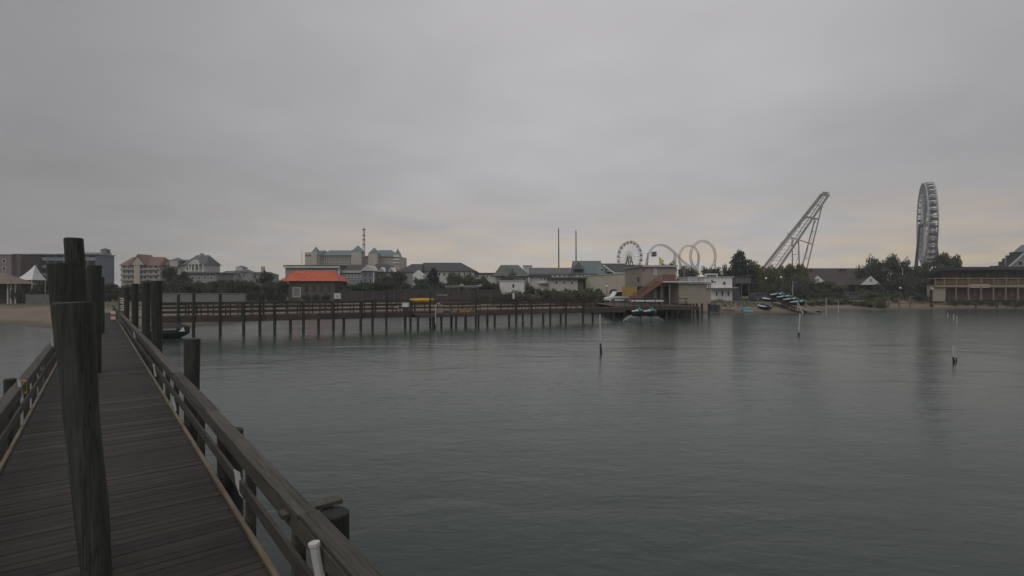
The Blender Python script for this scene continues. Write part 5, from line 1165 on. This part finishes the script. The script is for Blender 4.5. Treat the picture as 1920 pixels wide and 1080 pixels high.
for i, (u, v, w, d) in enumerate(sorted(((1440, 496, 54, 136), (1472, 492, 56, 140), (1500, 497, 46, 138), (1455, 505, 48, 126), (1425, 508, 44, 128), (1490, 512, 50, 128)))): tree('broad', '{o} tree of the grove under the steep coaster, counted from the ragged pine'.format(o=ORD[i]), u, v, w, d, 'grove at the foot of the steep coaster')
for i, (u, v, w, d) in enumerate(sorted(((1545, 524, 56, 134), (1515, 520, 44, 134), (1575, 533, 40, 130)))): tree('broad', '{o} green tree before the brown-roofed hall, counted from the launch ramp'.format(o=ORD[i]), u, v, w, d, 'trees before the brown-roofed hall')
for i, (u, v, w, d) in enumerate(sorted(((1640, 473, 62, 146), (1668, 476, 60, 146), (1697, 480, 56, 150), (1725, 486, 50, 150)))): tree('dark', '{o} big dark tree leading up to the giant wheel, counted from the white gable'.format(o=ORD[i]), u, v, w, d, 'big dark trees left of the giant wheel')
for i, (u, v, w, d) in enumerate(sorted(((1763, 469, 66, 146), (1788, 472, 54, 148), (1750, 490, 50, 140)))): tree('dark', '{o} big dark tree behind the motel end, counted from the giant wheel'.format(o=ORD[i]), u, v, w, d, 'big dark trees beside the motel')
for i, (u, v, w, d) in enumerate(sorted(((1690, 510, 60, 140), (1730, 512, 60, 138), (1765, 512, 60, 136)))): tree('dark', '{o} lower dark tree filling the shade towards the motel balcony, from the white gable'.format(o=ORD[i]), u, v, w, d, 'lower trees beside the motel')
for i, (u, v, w, d) in enumerate(sorted(((1632, 541, 44, 118), (1648, 545, 32, 117)))): tree('shrub', '{o} bright green garden shrub towards the motel from the white gable'.format(o=ORD[i]), u, v, w, d, 'garden shrubs before the white gable')
tree('shrub', 'round clipped garden bush left of the motel fence', 1682, 540, 30, 118); tree('low', 'dark shrub at the foot of the motel balcony corner', 1725, 543, 40, 121)
for i in range(9): u = 1520+i*16; tree('shrub', ORD[i]+' low weedy shrub on the bank from the launch ramp towards the motel', u, 561+rx.uniform(-4, 3), rx.uniform(26, 38), 112+rx.uniform(-2, 2), 'weedy shrubs on the bank')
for i in range(6): u = 1790+i*24; tree('low', ORD[i]+' low hedge bush along the motel terrace from its end wall', u, 561+rx.uniform(-2, 2), 26, 115.5, 'hedge bushes along the motel terrace')
for i, u in enumerate((38, 54, 70, 88)): tree('low', ORD[i]+' dark bush before the white tent, counted from the pavilion', u, 526+i % 2*3, 30, 92.5, 'bushes before the white tent')
for i, u in enumerate((574, 594, 613)): tree('low', ORD[i]+' dark bush against the front wall of the orange-roofed shack, from its door', u, 545+i % 2*3, 24, 109.5, 'bushes before the orange-roofed shack')
# continuous planting that fills the ground between the houses and the shore
rb_ = random.Random(21)
for i in range(22): u = -20+i*16; tree('low', 'dark hedge bush in the belt behind the left beach and sea wall', u+rb_.uniform(-5, 5), 537+rb_.uniform(-6, 4), rb_.uniform(30, 46), 109+rb_.uniform(-2, 3), 'hedge belt behind the left beach') if not (40 < u < 100) else None
for i in range(16): u = 330+i*13.5; tree('dark', 'dark tree in the row above the sea wall left of the orange roof', u+rb_.uniform(-4, 4), 526+rb_.uniform(-4, 5), rb_.uniform(34, 48), 113+rb_.uniform(-2, 4), 'tree row above the sea wall')
for i in range(20): u = 645+i*15; tree('dark', 'dark tree in the planting behind the tall shore fence', u+rb_.uniform(-4, 4), 529+rb_.uniform(-6, 5), rb_.uniform(32, 46), 114+rb_.uniform(-2, 4), 'planting behind the tall shore fence')
for i in range(8): u = 985+i*14; tree('low', ORD[i]+' dark scrub bush below the white shed, counted from the round dark shrub', u+rb_.uniform(-4, 4), 538+rb_.uniform(-4, 4), rb_.uniform(30, 42), 112+rb_.uniform(-2, 3), 'scrub below the white shed')
for i in range(12): u = 1412+i*9.5; tree('low', 'dark undergrowth bush beneath the grove by the launch ramp', u, 531+rb_.uniform(-8, 6), rb_.uniform(26, 38), 122+rb_.uniform(-4, 4), 'undergrowth beneath the grove')
for i in range(8): u = 1530+i*18; tree('low', ORD[i]+' dark garden bush along the brown-roofed hall from the launch ramp side', u, 541+rb_.uniform(-5, 4), rb_.uniform(26, 36), 131+rb_.uniform(-3, 3), 'bushes along the brown-roofed hall')
for i, (u, v, w, d) in enumerate(sorted(((1750, 500, 66, 127), (1722, 512, 56, 128), (1783, 506, 44, 131)))): tree('dark', '{o} shady tree at the motel end, counted from the garden lamp'.format(o=ORD[i]), u, v, w, d, 'shady trees at the end of the motel')
# dune grass (uncountable)
rgx = random.Random(9); V = []; Fc = []
for i in range(15000):
    x = rgx.uniform(-62, 135); y = shore_y(x)+6+rgx.random()**1.3*20; h0 = ground_h(x, y)
    if h0 < .75 or (x < -30 and y < 80) : continue
    if math.sin(x*.31+y*.2)+math.sin(x*.13-y*.37) < -.35: continue
    for k in range(2):
        a = rgx.uniform(0, 6.28); L_ = rgx.uniform(.25, .7); dx, dy = math.cos(a)*.05, math.sin(a)*.05; b = len(V)
        V += [(x-dx, y-dy, h0-.02), (x+dx, y+dy, h0-.02), (x+rgx.uniform(-.2, .2), y+rgx.uniform(-.2, .2), h0+L_)]; Fc.append((b, b+1, b+2))
mb = MB(); mb.v = V; mb.f = Fc
o = bpy.data.objects.new('dune_grass', mb.mesh('dune_grass', grassm)); col.objects.link(o); tag(o, 'rough grass growing on the bank above the beach', 'grass', kind='stuff')
